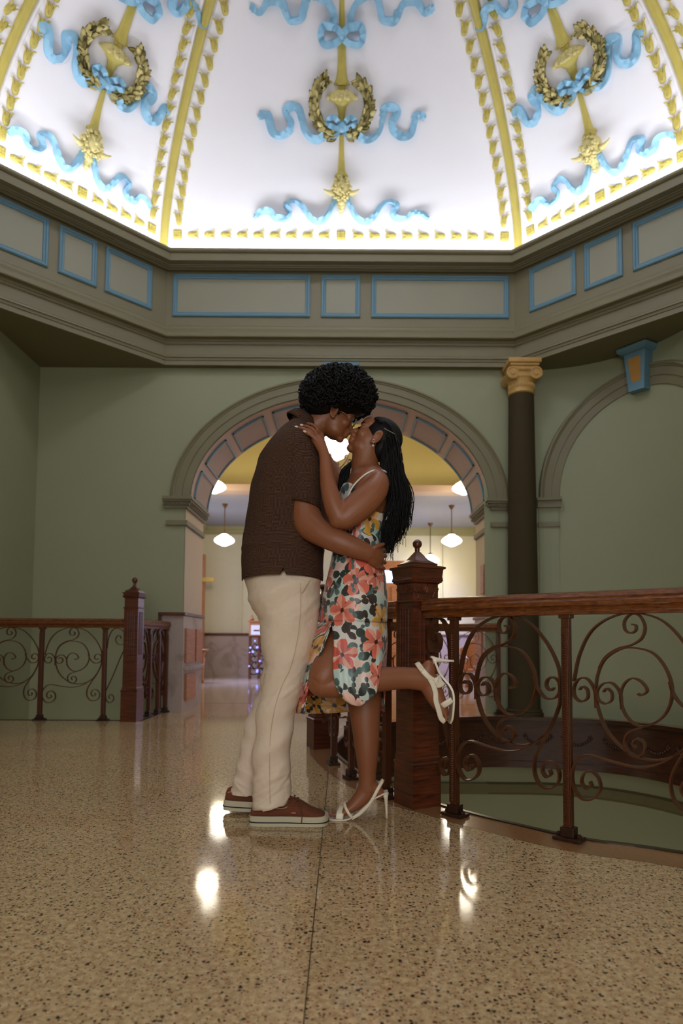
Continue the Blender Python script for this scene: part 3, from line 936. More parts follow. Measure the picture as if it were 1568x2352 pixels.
def side_name(k, s):
    # s=-1: start edge (OCT[k]); +1: end edge
    return 'left' if s < 0 else 'right'
VROW = duv(0, 783, 541)[1]
_v1 = duv(0, 407, 502)[1]; _v2 = duv(0, 484, 100)[1]
VSTEP = (_v2-_v1)/11.0
for k in (0, 1, 7, 2, 6):
    for s in (-1, 1):
        if k == 2 and s > 0: continue
        if k == 6 and s < 0: continue
        vis = {0: 15, 1: 18, 7: 18, 2: 10, 6: 10}[k]
        t = thing('husk_border', 'gold moulded husks climbing the %s edge of the %s dome panel' % (side_name(k, s), PN[k]), 'moulding',
                  dpt(k, s*(halfw(k, _v1)-.145), _v1), 'husk borders beside the dome ribs')
        for i in range(vis):
            v = _v1+VSTEP*i
            hw_ = halfw(k, v)-.142
            if hw_ < .25: break
            place(ME_H, 'husk', k, s*hw_, v, s*.0, t)
    if k in (0, 1, 7):
        t = thing('husk_border', 'gold row of husks and rosettes along the foot of the %s dome panel' % PN[k], 'moulding', dpt(k, 0, VROW), 'husk rows above the lit cove')
        hb = halfw(k, VROW)-.145
        nn = 10 if k == 0 else 5
        place(ME_R, 'rosette', k, 0, VROW, 0, t)
        for s in (-1, 1):
            place(ME_R, 'rosette', k, s*hb, VROW, 0, t)
            for i in range(1, nn):
                fr = dframe(k, 0, VROW)[4]
                place(ME_H, 'husk', k, s*hb*i/nn, VROW, (pi/2 if (s > 0) != fr else -pi/2), t)

# ---- torch, wreath and ribbon reliefs
MS = {}
def to_local(pts, conv):  # photo pixels on the central panel -> (u, v)
    return [Vector((*duv(0, x, y), 0)) for x, y in [conv(*p) for p in pts]]
zc4 = lambda x, y: (560+x/3.484, 100+y/3.484)
RB_MID = to_local([(640, 735), (590, 768), (530, 750), (485, 690), (462, 600), (435, 520), (385, 500), (335, 530), (352, 580), (378, 620), (365, 690), (300, 735), (235, 715), (208, 640), (190, 575), (150, 562), (112, 590)], zc4)
RB_LOW = to_local([(725, 1245), (700, 1310), (650, 1400), (585, 1435), (520, 1390), (460, 1300), (405, 1262), (330, 1290), (365, 1360), (320, 1405), (250, 1400), (205, 1350), (130, 1352), (75, 1395)], zc4)
RB_TOP = to_local([(1520, 130), (1530, 60), (1490, -10), (1420, -30), (1395, 30), (1380, 85), (1330, 90), (1310, 50), (1290, 5), (1230, -5), (1190, 45), (1145, 25)], lambda x, y: (x/2, y/2))
UC = duv(0, 783.5, 240)[0]
def recenter(P): return [Vector((p.x-UC, p.y, 0)) for p in P]
RB_MID, RB_LOW, RB_TOP = map(recenter, (RB_MID, RB_LOW, RB_TOP))
VQ = lambda py: duv(0, 783.5, py)[1]
# per-panel (narrower ribbons on the diagonal panels)
def ribbon(k, P, sgn, width, usc, seed, parent, taper=True):
    rnd = random.Random(seed)
    C = catmull([Vector((p.x*usc*sgn, p.y, 0)) for p in P], 12)
    n = len(C); secs = []
    L = 0
    for i, c in enumerate(C):
        if i: L += (C[i]-C[i-1]).length
        t = (C[min(i+1, n-1)]-C[max(i-1, 0)]).normalized(); nr = Vector((-t.y, t.x, 0))
        fold = sin(L*13+seed)
        w = width*(.78+.22*abs(cos(L*6.0+seed)))
        if i > n-5: w *= .75
        h0 = .030+.020*sin(L*9+seed*2)+.006*fold; tilt = .030*cos(L*9.0+seed)
        pl = .009*sin(L*62+2*sin(L*17))
        a, b = c+nr*w/2, c-nr*w/2
        secs.append([dpt(k, a.x, a.y, .002), dpt(k, a.x, a.y, h0+tilt+pl), dpt(k, c.x, c.y, h0+.006-pl), dpt(k, b.x, b.y, h0-tilt+pl), dpt(k, b.x, b.y, .002)])
    bm = NB(); V = loop_sweep(bm, secs, False)
    bm.faces.new(V[0]); bm.faces.new(list(reversed(V[-1])))
    bmesh.ops.recalc_face_normals(bm, faces=bm.faces[:])
    return obj('ribbon', bm, M_rib, parent, True, auto=35)
def relief_lathe(bm, k, prof, twist=0.0, n=10, groove=0.0, flat=.62):
    """half-round relief along the panel axis; prof: list of (v, radius)"""
    rr = []
    for v, r in prof:
        ring = []
        for j in range(n+1):
            a = pi*j/n
            g = 1.0 - groove*max(0, cos(a*5+v*twist))**4
            ring.append(dpt(k, r*cos(a)*(1), v, max(.0, r*flat*sin(a)*g+.002)))
        rr.append(ring)
    rings(bm, rr, closed=False)
def interp(prof, step):
    out = []
    for (v0, r0), (v1, r1) in zip(prof, prof[1:]):
        m = max(1, int(abs(v1-v0)/step))
        for i in range(m): out.append((v0+(v1-v0)*i/m, r0+(r1-r0)*i/m))
    out.append(prof[-1]); return out
def pxr(py, half):  # half width in px at row py -> metres on the panel
    return duv(0, 783.5+half, py)[0]-UC
LEAF = None
def leaf_mesh():
    bm = NB(); rr = []
    for y, w, h in ((0, .004, .006), (.012, .014, .013), (.030, .019, .016), (.050, .012, .015), (.066, .001, .010)):
        rr.append([Vector((-w, y, h*.3)), Vector((-w*.5, y, h)), Vector((0, y, h*.72)), Vector((w*.5, y, h)), Vector((w, y, h*.3))])
    rings(bm, rr, closed=False)
    bmesh.ops.solidify(bm, geom=bm.faces[:], thickness=.004)
    bmesh.ops.recalc_face_normals(bm, faces=bm.faces[:])
    me = bpy.data.meshes.new('leaf'); bm.to_mesh(me); bm.free(); me.materials.append(M_goldp)
    for p in me.polygons: p.use_smooth = True
    return me
ME_L = leaf_mesh()
rnd = random.Random(5)
for k in (0, 1, 7):
    usc = 1.0 if k == 0 else .74
    t = thing('torch_relief', 'gold torch in laurel wreath with blue ribbons on the %s dome panel' % PN[k], 'relief', dpt(k, 0, VQ(240)), 'torch and wreath reliefs in the dome')
    # torch stems
    bm = NB()
    relief_lathe(bm, k, interp([(VQ(196), pxr(196, 9)), (VQ(192), pxr(192, 17)), (VQ(188), pxr(188, 17)), (VQ(182), pxr(182, 14)), (VQ(165), pxr(165, 11)), (VQ(100), pxr(100, 8.5)), (VQ(30), pxr(30, 6.5)), (VQ(-40), pxr(5, 6))], .02), 34, groove=.28)
    relief_lathe(bm, k, interp([(VQ(206), pxr(206, 9)), (VQ(196), pxr(196, 10))], .02))
    relief_lathe(bm, k, interp([(VQ(306), pxr(306, 5)), (VQ(262), pxr(262, 8)), (VQ(245), pxr(245, 11)), (VQ(234), pxr(234, 20)), (VQ(228), pxr(228, 33)), (VQ(224), pxr(224, 37))], .02), 34, groove=.22, flat=.5)
    relief_lathe(bm, k, interp([(VQ(416), pxr(416, 8)), (VQ(408), pxr(408, 11)), (VQ(405), pxr(405, 14)), (VQ(400), pxr(400, 13)), (VQ(396), pxr(396, 8.5)), (VQ(360), pxr(360, 6)), (VQ(310), pxr(310, 4.2))], .02), 40, groove=.28, flat=.8)
    bmesh.ops.recalc_face_normals(bm, faces=bm.faces[:])
    obj('torch', bm, M_gold, t, True, auto=50)
    # cup of the torch with its fruit
    bm = NB()
    relief_lathe(bm, k, [(VQ(225), pxr(225, 36)), (VQ(221), pxr(221, 33)), (VQ(214), pxr(214, 27)), (VQ(207), pxr(207, 16)), (VQ(205), pxr(205, 9))], flat=.55)
    for j in range(46):
        a = rnd.uniform(-1, 1); py = rnd.uniform(209, 224); rr_ = pxr(py, 36-1.4*(224-py))
        blob(bm, dpt(k, a*rr_*.96, VQ(py), .60*rr_*sqrt(max(0, 1-a*a*.88))), rnd.uniform(.013, .022), 1)
    obj('fruit_cup', bm, M_goldp, t, True)
    # beads on the collar
    bm = NB()
    for j in range(7):
        a = pi*(j+.5)/7; r = pxr(191, 17)
        blob(bm, dpt(k, r*cos(a), VQ(191), r*.62*sin(a)), .010, 1)
        r = pxr(405, 14); blob(bm, dpt(k, r*cos(a), VQ(405), r*.8*sin(a)), .009, 1)
    obj('bead_collar', bm, M_gold, t, True)
    # flower bunch at the foot
    bm = NB()
    r0 = pxr(437, 22)
    blob(bm, dpt(k, 0, VQ(434), .02), (r0*1.0, r0*.85, r0*1.0), 2)
    for j in range(70):
        a = rnd.uniform(0, 2*pi); q = rnd.random()**.5
        u = q*r0*1.05*cos(a); v = VQ(438)+q*r0*1.2*sin(a)
        blob(bm, dpt(k, u, v, .06+.07*(1-q)), (rnd.uniform(.010, .022),)*3, 1)
    for s in (-1, 1):
        P = [(s*pxr(440, 12), VQ(442), .05), (s*pxr(440, 22), VQ(447), .06), (s*pxr(440, 32), VQ(444), .07), (s*pxr(440, 40), VQ(438), .08)]
        tube(bm, [dpt(k, *p) for p in P], [.022, .026, .017, .004], 7, ax=dframe(k, 0, 1)[3])
        tube(bm, [dpt(k, s*pxr(440, 20), VQ(446), .06), dpt(k, s*pxr(440, 26), VQ(455), .06)], [.02, .004], 6)
    for py, hw_, w in ((458, 10, .06), (466, 10, .06), (474, 8, .05), (482, 6, .04), (488, 3, .03)):
        blob(bm, dpt(k, 0, VQ(py), w*.5), (pxr(py, hw_),)*2+(w,), 1)
    for j in range(22):
        py = rnd.uniform(456, 488); u = rnd.uniform(-1, 1)*pxr(470, 10)*(1-(py-456)/45)
        blob(bm, dpt(k, u, VQ(py), .045), .012, 1)
    obj('flower_bunch', bm, M_goldp, t, True)
    # ribbons
    for s in (-1, 1):
        ribbon(k, RB_MID, s, .078, usc, 2+s, t)
        ribbon(k, RB_LOW, s, .056, usc, 5+s, t)
        if k == 0 or True: ribbon(k, RB_TOP, s, .070, usc, 9+s, t)
    # bow at the foot of the wreath and the upper bow
    def loop(cpx, half, w, name='bow'):
        bm = NB()
        for s in (-1, 1):
            P = catmull([Vector((s*pxr(cpx, a), VQ(b), 0)) for a, b in half], 6, closed=True)
            n = len(P); secs = []
            for i, c in enumerate(P):
                tt = (P[(i+1) % n]-P[i-1]).normalized(); nr = Vector((-tt.y, tt.x, 0))
                a_, b_ = c+nr*w/2, c-nr*w/2; h = .055+.02*sin(i*.8)
                secs.append([dpt(k, a_.x, a_.y, h-.028), dpt(k, a_.x, a_.y, h), dpt(k, b_.x, b_.y, h+.012), dpt(k, b_.x, b_.y, h-.028)])
            loop_sweep(bm, secs, True, True)
        blob(bm, dpt(k, 0, VQ(half[0][1]), .06), (.03, .03, .03), 2)
        bmesh.ops.recalc_face_normals(bm, faces=bm.faces[:])
        obj(name, bm, M_rib, t, True, auto=45)
    loop(290, [(1, 296), (6, 282), (16, 270), (28, 272), (30, 284), (18, 292)], .045)
    loop(75, [(2, 78), (14, 62), (38, 55), (49, 72), (44, 95), (20, 98)], .055)
    bm = NB()
    for s in (-1, 1):
        secs = []
        for q in range(8):
            f = q/7; c = Vector((s*pxr(305, 2+17*f), VQ(298+20*f), 0)); w = .022+.05*f
            secs.append([dpt(k, c.x-w/2, c.y, .01), dpt(k, c.x-w/2, c.y, .05+.008*sin(q*2)), dpt(k, c.x+w/2, c.y, .05-.008*sin(q*2)), dpt(k, c.x+w/2, c.y, .01)])
        loop_sweep(bm, secs, False)
    bmesh.ops.recalc_face_normals(bm, faces=bm.faces[:])
    obj('bow_tail', bm, M_rib, t, True, auto=45)
    # the wreath: a stem ring carrying single leaves
    cu, cv = 0.0, VQ(243); ra, rb = pxr(243, 62), (VQ(170)-VQ(313))/2
    bm = NB(); wv = {}
    for s in (-1, 1):
        P = [dpt(k, s*ra*sin(th), cv-rb*cos(th), .018) for th in [.12+j*(2.45-.12)/24 for j in range(25)]]
        tube(bm, P, .014, 6)
    wr_ = obj('wreath', bm, M_goldp, t, True)
    for s in (-1, 1):
        NL = 24
        for j in range(NL):
            th = .12+(j+.3)*(2.52-.12)/NL
            u, v = s*ra*sin(th), cv-rb*cos(th)
            tu, tv = s*ra*cos(th), rb*sin(th)
            base = math.atan2(-tu, tv)
            for q, da in ((0, .62), (1, -.62), (2, rnd.uniform(-.15, .15))):
                if q == 2 and j % 2: continue
                p, ex, ey, ez, fl_ = dframe(k, u+rnd.uniform(-.008, .008), v, .020 if q < 2 else .030)
                M = Matrix((ex, ey, ez)).transposed().to_4x4(); M.translation = p
                ang = (base+da)*(-1 if fl_ else 1) + rnd.uniform(-.14, .14)
                sc = rnd.uniform(1.15, 1.5)
                link('leaf', ME_L, wr_, M @ Matrix.Rotation(ang, 4, 'Z') @ Matrix.Rotation(rnd.uniform(.05, .4), 4, 'X') @ Matrix.Rotation(rnd.uniform(-.4, .4), 4, 'Y') @ Matrix.Diagonal((sc, sc*1.08, sc, 1)))
# ================================================================ HALL BEYOND THE ARCH
YF = 12.95; HX = 2.86; Y0 = YW+TH; YB = 10.05
ZC = zat(1212, YF); ZH = 4.9
M_yellow = mat('yellow_paint', srgb(198, 182, 122), 0.6, noise_amt=0.03)
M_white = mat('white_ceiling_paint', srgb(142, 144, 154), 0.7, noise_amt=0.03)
M_hallwall = mat('pale_green_paint', srgb(206, 202, 176), 0.6, noise_amt=0.03)
M_olive = mat('olive_cornice_paint', srgb(160, 156, 116), 0.6, noise_amt=0.03)
bm = NB(); quad(bm, (-HX, YW+TH, 0), (HX, YW+TH, 0), (HX, YF, 0), (-HX, YF, 0))
o = obj('floor_hall', bm, M_hallfloor); tag(o, kind='structure')
bm = NB(); quad(bm, (-HX, YF, 0), (HX, YF, 0), (HX, YF, ZC), (-HX, YF, ZC))
hb = obj('wall_far', bm, M_hallwall); tag(hb, kind='structure')
bm = NB()
for x in (-HX, HX): quad(bm, (x, Y0, 0), (x, YF, 0), (x, YF, ZH), (x, Y0, ZH))
quad(bm, (-HX, Y0, 0), (AC-A_J, Y0, 0), (AC-A_J, Y0, ZH), (-HX, Y0, ZH)); quad(bm, (AC+A_J, Y0, 0), (HX, Y0, 0), (HX, Y0, ZH), (AC+A_J, Y0, ZH))
for k in range(NA):
    x0, z0 = ell(A_in, B_in, k); x1, z1 = ell(A_in, B_in, k+1)
    quad(bm, (x0, Y0, z0), (x1, Y0, z1), (x1, Y0, ZH), (x0, Y0, ZH))
o = obj('wall_hall', bm, M_hallwall); tag(o, kind='structure')
bm = NB(); quad(bm, (-HX, YB, ZC), (HX, YB, ZC), (HX, YF, ZC), (-HX, YF, ZC))
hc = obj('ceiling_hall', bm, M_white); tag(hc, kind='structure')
bm = NB(); box(bm, -HX, HX, YB-.3, YB, ZC, ZC+.10); obj('ceiling_beam', bm, M_mauve, hc)
bm = NB(); quad(bm, (-HX, YB-.02, ZC+.1), (HX, YB-.02, ZC+.1), (HX, YB-.02, ZH), (-HX, YB-.02, ZH)); quad(bm, (-HX, YB, ZH), (HX, YB, ZH), (HX, Y0, ZH), (-HX, Y0, ZH))
o = obj('wall_header', bm, M_yellow); tag(o, kind='structure')
bm = NB()
for d, za, zb in ((.10, ZC-.07, ZC), (.06, ZC-.13, ZC-.07), (.03, ZC-.16, ZC-.13)):
    box(bm, -HX, HX, YF-d, YF-.001, za, zb); box(bm, -HX, -HX+d, YB, YF-d, za, zb); box(bm, HX-d, HX, YB, YF-d, za, zb)
obj('cornice_moulding', bm, M_olive, hb)
bm = NB(); zw = zat(1458, YF)
box(bm, -HX, HX, YF-.04, YF-.001, 0, zw-.03); ob = obj('marble_wainscot', bm, M_marble, hb)
bm = NB(); box(bm, -HX, HX, YF-.07, YF-.001, zw-.03, zw+.02, .006); obj('dado_rail', bm, M_wood, hb)
bm = NB()
for px in (552, 1012):
    x = xat(px, YF); box(bm, x, x+.5*(1 if px > 800 else -1)*-1 if False else x+.02, YF-.05, YF-.001, zw, ZC-.16)
obj('wall_pilaster', bm, M_hallwall, hb)
# door casing on the left of the far wall, tiny sign
dr = thing('door_casing', 'orange oak door casing at the left end of the far hall wall', 'door frame', (xat(462, 12.6), 12.6, 0))
bm = NB(); x = xat(463, 12.6); box(bm, x-.07, x+.045, 12.5, 12.64, 0, zat(1276, 12.6), .005); obj('casing', bm, M_oak, dr)
bm = NB(); box(bm, x-.07, x+.26, 12.42, 12.49, zat(1338, 12.4), zat(1328, 12.4), .003); t_ = obj('wall_sign', bm, mat('brass_sign', srgb(190, 160, 80), .4, metal=.3)); tag(t_, 'small brass coloured sign projecting by the far door casing', 'sign')
# windows on the side walls of the hall
M_pane = mat('window_pane', srgb(200, 215, 255), .3, noise_amt=0, emis=(0.55, 0.66, 1, 1), estr=1.6)
for i, (s, yc) in enumerate(((1, 11.2), (-1, 11.2))):
    bm = NB(); w_ = obj('window_%d' % (i+1), NB(), M_oak); tag(w_, kind='structure')
    for (a, b, c, d) in ((yc-.75, yc+.75, .85, .92), (yc-.75, yc+.75, 2.6, 2.67), (yc-.75, yc-.68, .85, 2.67), (yc+.68, yc+.75, .85, 2.67), (yc-.02, yc+.02, .9, 2.6), (yc-.7, yc+.7, 1.74, 1.78)):
        box(bm, s*HX-.05, s*HX+.03, a, b, c, d)
    bm.to_mesh(w_.data); bm.free()
    bm = NB(); xx = s*(HX-.004); quad(bm, (xx, yc-.68, .92), (xx, yc+.68, .92), (xx, yc+.68, 2.6), (xx, yc-.68, 2.6)); obj('pane', bm, M_pane, w_)
# pendant lamps
def glow(name, strength, col=(1.0, 0.93, 0.80, 1)):
    m = bpy.data.materials.new(name); m.use_nodes = True; t = NT(m); b = t.n['Principled BSDF']
    b.inputs['Base Color'].default_value = (.9, .88, .82, 1); b.inputs['Emission Color'].default_value = col; b.inputs['Emission Strength'].default_value = strength
    return m
M_globe = glow('opal_glass_lit', 5.0)
M_brass = mat('aged_brass', srgb(120, 92, 58), 0.35, metal=0.8, noise_amt=0.1)
def pendant(px, py, Y, zceil, label, r=.175, energy=20, col=(1, .85, .62)):
    c = at(px, py, Y)
    t = thing('pendant_lamp', label, 'lamp', (c.x, c.y, zceil), 'schoolhouse pendant lamps in the hall')
    prof = [(.03, .115), (.055, .105), (.07, .09), (.12, .062), (.165, .022), (.175, -.005), (.165, -.030), (.12, -.060), (.07, -.080), (.04, -.098), (.01, -.102)]
    bm = NB(); lathe(bm, [(a*r/.175, b*r/.175) for a, b in prof], 28, Matrix.Translation(c)); obj('glass_globe', bm, M_globe, t, True)
    bm = NB(); lathe(bm, [(.035, .10), (.04, .12), (.04, .135), (.012, .15)], 16, Matrix.Translation(c)); obj('holder', bm, M_brass, t, True, auto=40)
    bm = NB(); lathe(bm, [(.008, .14), (.008, zceil-c.z)], 8, Matrix.Translation(c)); obj('rod', bm, M_brass, t, True, auto=40)
    bm = NB(); lathe(bm, [(.012, -.07), (.03, -.05), (.055, 0)], 16, Matrix.Translation((c.x, c.y, zceil))); obj('canopy', bm, M_brass, t, True, auto=40)
    ld = bpy.data.lights.new('lamp_glow', 'POINT'); ld.energy = energy; ld.color = col; ld.shadow_soft_size = .15
    l = bpy.data.objects.new('lamp_glow', ld); COL.objects.link(l); l.location = (c.x, c.y, c.z-.26); l.parent = t; l.matrix_parent_inverse = t.matrix_world.inverted()
pendant(515, 1241, 10.75, ZC, 'lit pendant lamp on the left, full globe left of the man')
pendant(1037, 1242, 10.75, ZC, 'lit pendant lamp, higher of the two globes right of the newel finial')
pendant(988, 1287, 12.4, ZC, 'lit pendant lamp just behind the newel finial, farthest of all')
pendant(492, 1118, 9.3, ZH, 'lit pendant lamp half cut by the left curve of the arch')
pendant(1065, 1121, 9.3, ZH, 'lit pendant lamp touching the right curve of the arch')
# chandelier between the faces
c = at(768, 1028, 9.0)
t = thing('chandelier', 'bright white bowl chandelier with dark scrolled arms between the two faces', 'chandelier', (c.x, c.y, ZH))
bm = NB(); lathe(bm, [(.05, .19), (.13, .16), (.20, .08), (.225, 0), (.21, -.06), (.16, -.13), (.07, -.18), (.02, -.19)], 32, Matrix.Translation(c)); obj('glass_globe', bm, M_globe, t, True)
bm = NB(); lathe(bm, [(.012, ZH-c.z), (.012, .22), (.06, .19)], 10, Matrix.Translation(c))
lathe(bm, [(.02, -.19), (.045, -.22), (.03, -.27), (.045, -.30), (.02, -.34), (.012, -.46), (.03, -.50), (.004, -.54)], 14, Matrix.Translation(c))
obj('stem', bm, M_irond, t, True, auto=40)
for k in range(6):
    bm = NB(); a = k*pi/3+.3; d = Vector((cos(a), sin(a), 0))
    P = catmull([c+Vector((0, 0, -.26)), c+d*.12+Vector((0, 0, -.31)), c+d*.22+Vector((0, 0, -.24)), c+d*.26+Vector((0, 0, -.17)), c+d*.21+Vector((0, 0, -.16)), c+d*.20+Vector((0, 0, -.21))], 5)
    tube(bm, P, .012, 6); obj('arm', bm, M_irond, t, True)
ld = bpy.data.lights.new('lamp_glow', 'POINT'); ld.energy = 30; ld.color = (1, .85, .58); ld.shadow_soft_size = .2
l = bpy.data.objects.new('lamp_glow', ld); COL.objects.link(l); l.location = c+Vector((0, -.35, -.05)); l.parent = t; l.matrix_parent_inverse = t.matrix_world.inverted()

# far furniture
def P3(px, py, Y): return at(px, py, Y)
# oak booth with a lit window
Y = 11.6; xa, xb = xat(872, Y), xat(940, Y); zt_ = zat(1288, Y); 
t = thing('oak_booth', 'oak service booth with a bright window behind the large newel post', 'booth', ((xa+xb)/2, Y, 0))
bm = NB(); box(bm, xa-.05, xb+.05, Y-.05, Y+.5, zat(1309, Y), zt_, .01); obj('header', bm, M_oak, t)
bm = NB(); box(bm, xa, xb, Y, Y+.45, 0, zat(1338, Y), .01); obj('counter_base', bm, M_oak, t)
for k in range(3):
    bm = NB(); w = (xb-xa)/3; box(bm, xa+k*w+.03, xa+(k+1)*w-.03, Y-.015, Y, .12, zat(1338, Y)-.08, .006); obj('panel', bm, M_oak, t)
bm = NB(); box(bm, xa+.02, xb-.02, Y+.04, Y+.05, zat(1338, Y), zat(1309, Y)); obj('glass_pane', bm, M_pane, t)
for x in (xa, xb-.04):
    bm = NB(); box(bm, x, x+.05, Y-.02, Y+.06, zat(1338, Y), zat(1309, Y), .004); obj('post', bm, M_oak, t)
# oak notice case on the left with white sheet and iron screen below
Y = 12.2; xa, xb = xat(571, Y), xat(640, Y)
t = thing('notice_case', 'oak notice case with a white sheet left of the man', 'notice board', ((xa+xb)/2, Y, 0))
bm = NB(); box(bm, xa, xb, Y, Y+.10, zat(1464, Y), zat(1430, Y), .01)
box(bm, xa-.02, xb+.02, Y-.02, Y+.12, zat(1430, Y), zat(1427, Y), .005); obj('case', bm, M_oak, t)
bm = NB(); lathe(bm, [(.03, 0), (.05, .03), (.02, .06), (.03, .08), (.005, .11)], 12, Matrix.Translation((xat(577, Y), Y+.05, zat(1427, Y)))); obj('finial', bm, M_oak, t, True)
bm = NB(); box(bm, xat(576, Y), xat(600, Y), Y-.006, Y, zat(1459, Y), zat(1437, Y)); obj('notice_sheet', bm, mat('paper', srgb(225, 225, 235), .6, noise_amt=0), t)
bm = NB(); box(bm, xat(582, Y), xat(595, Y), Y-.008, Y-.006, zat(1451, Y), zat(1448, Y)); obj('dark_line', bm, M_irond, t)
zb_ = zat(1466, Y)
bm = NB(); box(bm, xa, xb, Y, Y+.08, zb_, zb_+.04, .005)
for f in (0, .33, .66, 1):
    x = xa+(xb-xa-.05)*f; box(bm, x, x+.05, Y+.01, Y+.06, 0, zb_)
obj('stand', bm, M_wood, t)
M_gloss = mat('glossy_iron', srgb(60, 50, 60), .12, metal=.9, noise_amt=0)
rnd = random.Random(3)
for f in range(3):
    bm = NB(); x0 = xa+(xb-xa-.05)*f/3+.06; w = (xb-xa)/3-.08
    for q in range(5):
        cx_, cz = x0+w*rnd.random(), .1+(zb_-.2)*(q+.5)/5
        P = [Vector((cx_+(.02+.012*j)*cos(j*.9), Y+.03, cz+(.02+.012*j)*sin(j*.9))) for j in range(9)]
        tube(bm, P, .012, 6)
    obj('scroll', bm, M_gloss, t, True)
# glowing blobs that stand in for blue window reflections on the ironwork
M_glint = mat('blue_glint_glow', srgb(150, 160, 255), .1, noise_amt=0, emis=(0.30, 0.33, 1, 1), estr=1.3)
bm = NB()
for q in range(26):
    blob(bm, (xa+(xb-xa)*rnd.random(), Y-.03, .12+(zb_-.16)*rnd.random()), rnd.uniform(.012, .028), 1)
o = obj('blue_glints', bm, M_glint); tag(o, 'glowing blobs for blue window glints on the iron stand left of the man', 'glints', kind='thing')
# bench beyond the far railing
Y = 10.4; xa, xb = xat(1066, Y), xat(1142, Y)
t = thing('hall_bench', 'carved orange oak bench seen through the scrolled railing', 'bench', ((xa+xb)/2, Y, 0))
zs_ = zat(1536, Y)
bm = NB(); rr = []
for y in (Y+.36, Y+.40):
    rr.append([Vector((xa, y, zs_)), Vector((xa, y, zs_+.34)), Vector((xa+.12, y, zs_+.40)), Vector((xa+.22, y, zs_+.50)), Vector(((xa+xb)/2, y, zs_+.56)), Vector((xb-.22, y, zs_+.50)), Vector((xb-.12, y, zs_+.40)), Vector((xb, y, zs_+.34)), Vector((xb, y, zs_))])
rings(bm, rr); bmesh.ops.recalc_face_normals(bm, faces=bm.faces[:]); obj('backrest', bm, M_oak, t)
bm = NB(); box(bm, xa, xb, Y-.04, Y+.40, zs_-.04, zs_, .008); obj('seat', bm, M_oak, t)
for x in (xa, xb-.05):
    bm = NB(); tube(bm, catmull([(x+.02, Y-.02, 0), (x+.05, Y-.02, .12), (x, Y-.02, .26), (x+.03, Y-.02, zs_-.03)], 5), [(.035, .03)]*16, 8); obj('leg', bm, M_oak, t, True)
    bm = NB(); box(bm, x, x+.05, Y+.36, Y+.40, 0, zs_, .004); obj('leg', bm, M_oak, t)
    bm = NB(); tube(bm, catmull([(x+.02, Y-.04, zs_), (x+.03, Y-.05, zs_+.14), (x+.02, Y+.06, zs_+.22), (x+.02, Y+.36, zs_+.20)], 5), .022, 8); obj('armrest', bm, M_oak, t, True)
# oak chair leg seen at the left jamb
Y = 11.0; x = xat(466, Y)
t = thing('side_table', 'orange oak turned table at the left edge of the archway', 'table', (x-.2, Y, 0))
bm = NB(); lathe(bm, [(.02, 0), (.035, .03), (.022, .1), (.03, .3), (.045, .42), (.025, .46), (.045, .50), (.03, .55)], 14, Matrix.Translation((x, Y, 0))); obj('leg', bm, M_oak, t, True)
bm = NB(); lathe(bm, [(.02, 0), (.035, .03), (.022, .1), (.03, .3), (.045, .42), (.025, .46), (.045, .50), (.03, .55)], 14, Matrix.Translation((x-.36, Y, 0))); obj('leg', bm, M_oak, t, True)
bm = NB(); box(bm, x-.42, x+.06, Y-.2, Y+.2, .55, .58, .006); obj('tabletop', bm, M_oak, t)
# plaque on the right jamb
pa = at(1121, 1330, YW+.4)
bm = NB(); box(bm, AC+A_J-.03, AC+A_J-.005, YW+.36, YW+.50, zat(1362, YW+.43), zat(1296, YW+.43), .006)
o = obj('wall_plaque', bm, M_oak); tag(o, 'narrow oak plaque on the right inner side of the arch', 'plaque')
# oak cabinet low behind far rail at right pier
t = thing('pier_dado', 'grey marble dado with oak panel on the right inner side of the arch', 'dado', (AC+A_J-.012, YW+.43, 0))
xr_ = AC+A_J
bm = NB(); box(bm, xr_-.022, xr_-.006, YW+.03, YW+TH-.01, .001, dz); obj('marble_panel', bm, M_marble, t)
bm = NB(); box(bm, xr_-.045, xr_-.006, YW+.02, YW+TH, dz, dz+.035, .006); obj('capping', bm, M_wood, t)
bm = NB(); box(bm, xr_-.036, xr_-.022, YW+.45, YW+.80, .52, .86, .003); obj('oak_panel', bm, M_oak, t)
bm = NB(); box(bm, xr_-.050, xr_-.022, YW+.05, YW+TH-.02, .42, .46, .003); obj('ledge', bm, M_marble, t)

# ================================================================ RAILINGS
RZ, RU = .925, .845
def path_len(P):
    L = [0.0]
    for a, b in zip(P, P[1:]): L.append(L[-1]+(b-a).length)
    return L
def path_at(P, L, s):
    if s <= 0: t = (P[1]-P[0]).normalized(); return P[0]+t*s, t
    for i in range(len(L)-1):
        if s <= L[i+1]:
            f = (s-L[i])/(L[i+1]-L[i]); return P[i].lerp(P[i+1], f), (P[min(i+2, len(P)-1)]-P[max(i-1, 0)]).normalized()
    t = (P[-1]-P[-2]).normalized(); return P[-1]+t*(s-L[-1]), t
def path_s(P, L, q):
    best = (9e9, 0)
    n = 400
    for i in range(n+1):
        s = L[-1]*i/n; p, _ = path_at(P, L, s); d = (p-q).length
        if d < best[0]: best = (d, s)
    return best[1]
RAILP = [(-.030, 0), (-.034, .010), (-.030, .018), (-.034, .024), (-.046, .030), (-.048, .044), (-.042, .052), (-.046, .058), (-.040, .070), (-.020, .076), (0, .078),
         (.020, .076), (.040, .070), (.046, .058), (.042, .052), (.048, .044), (.046, .030), (.034, .024), (.030, .018), (.034, .010), (.030, 0)]
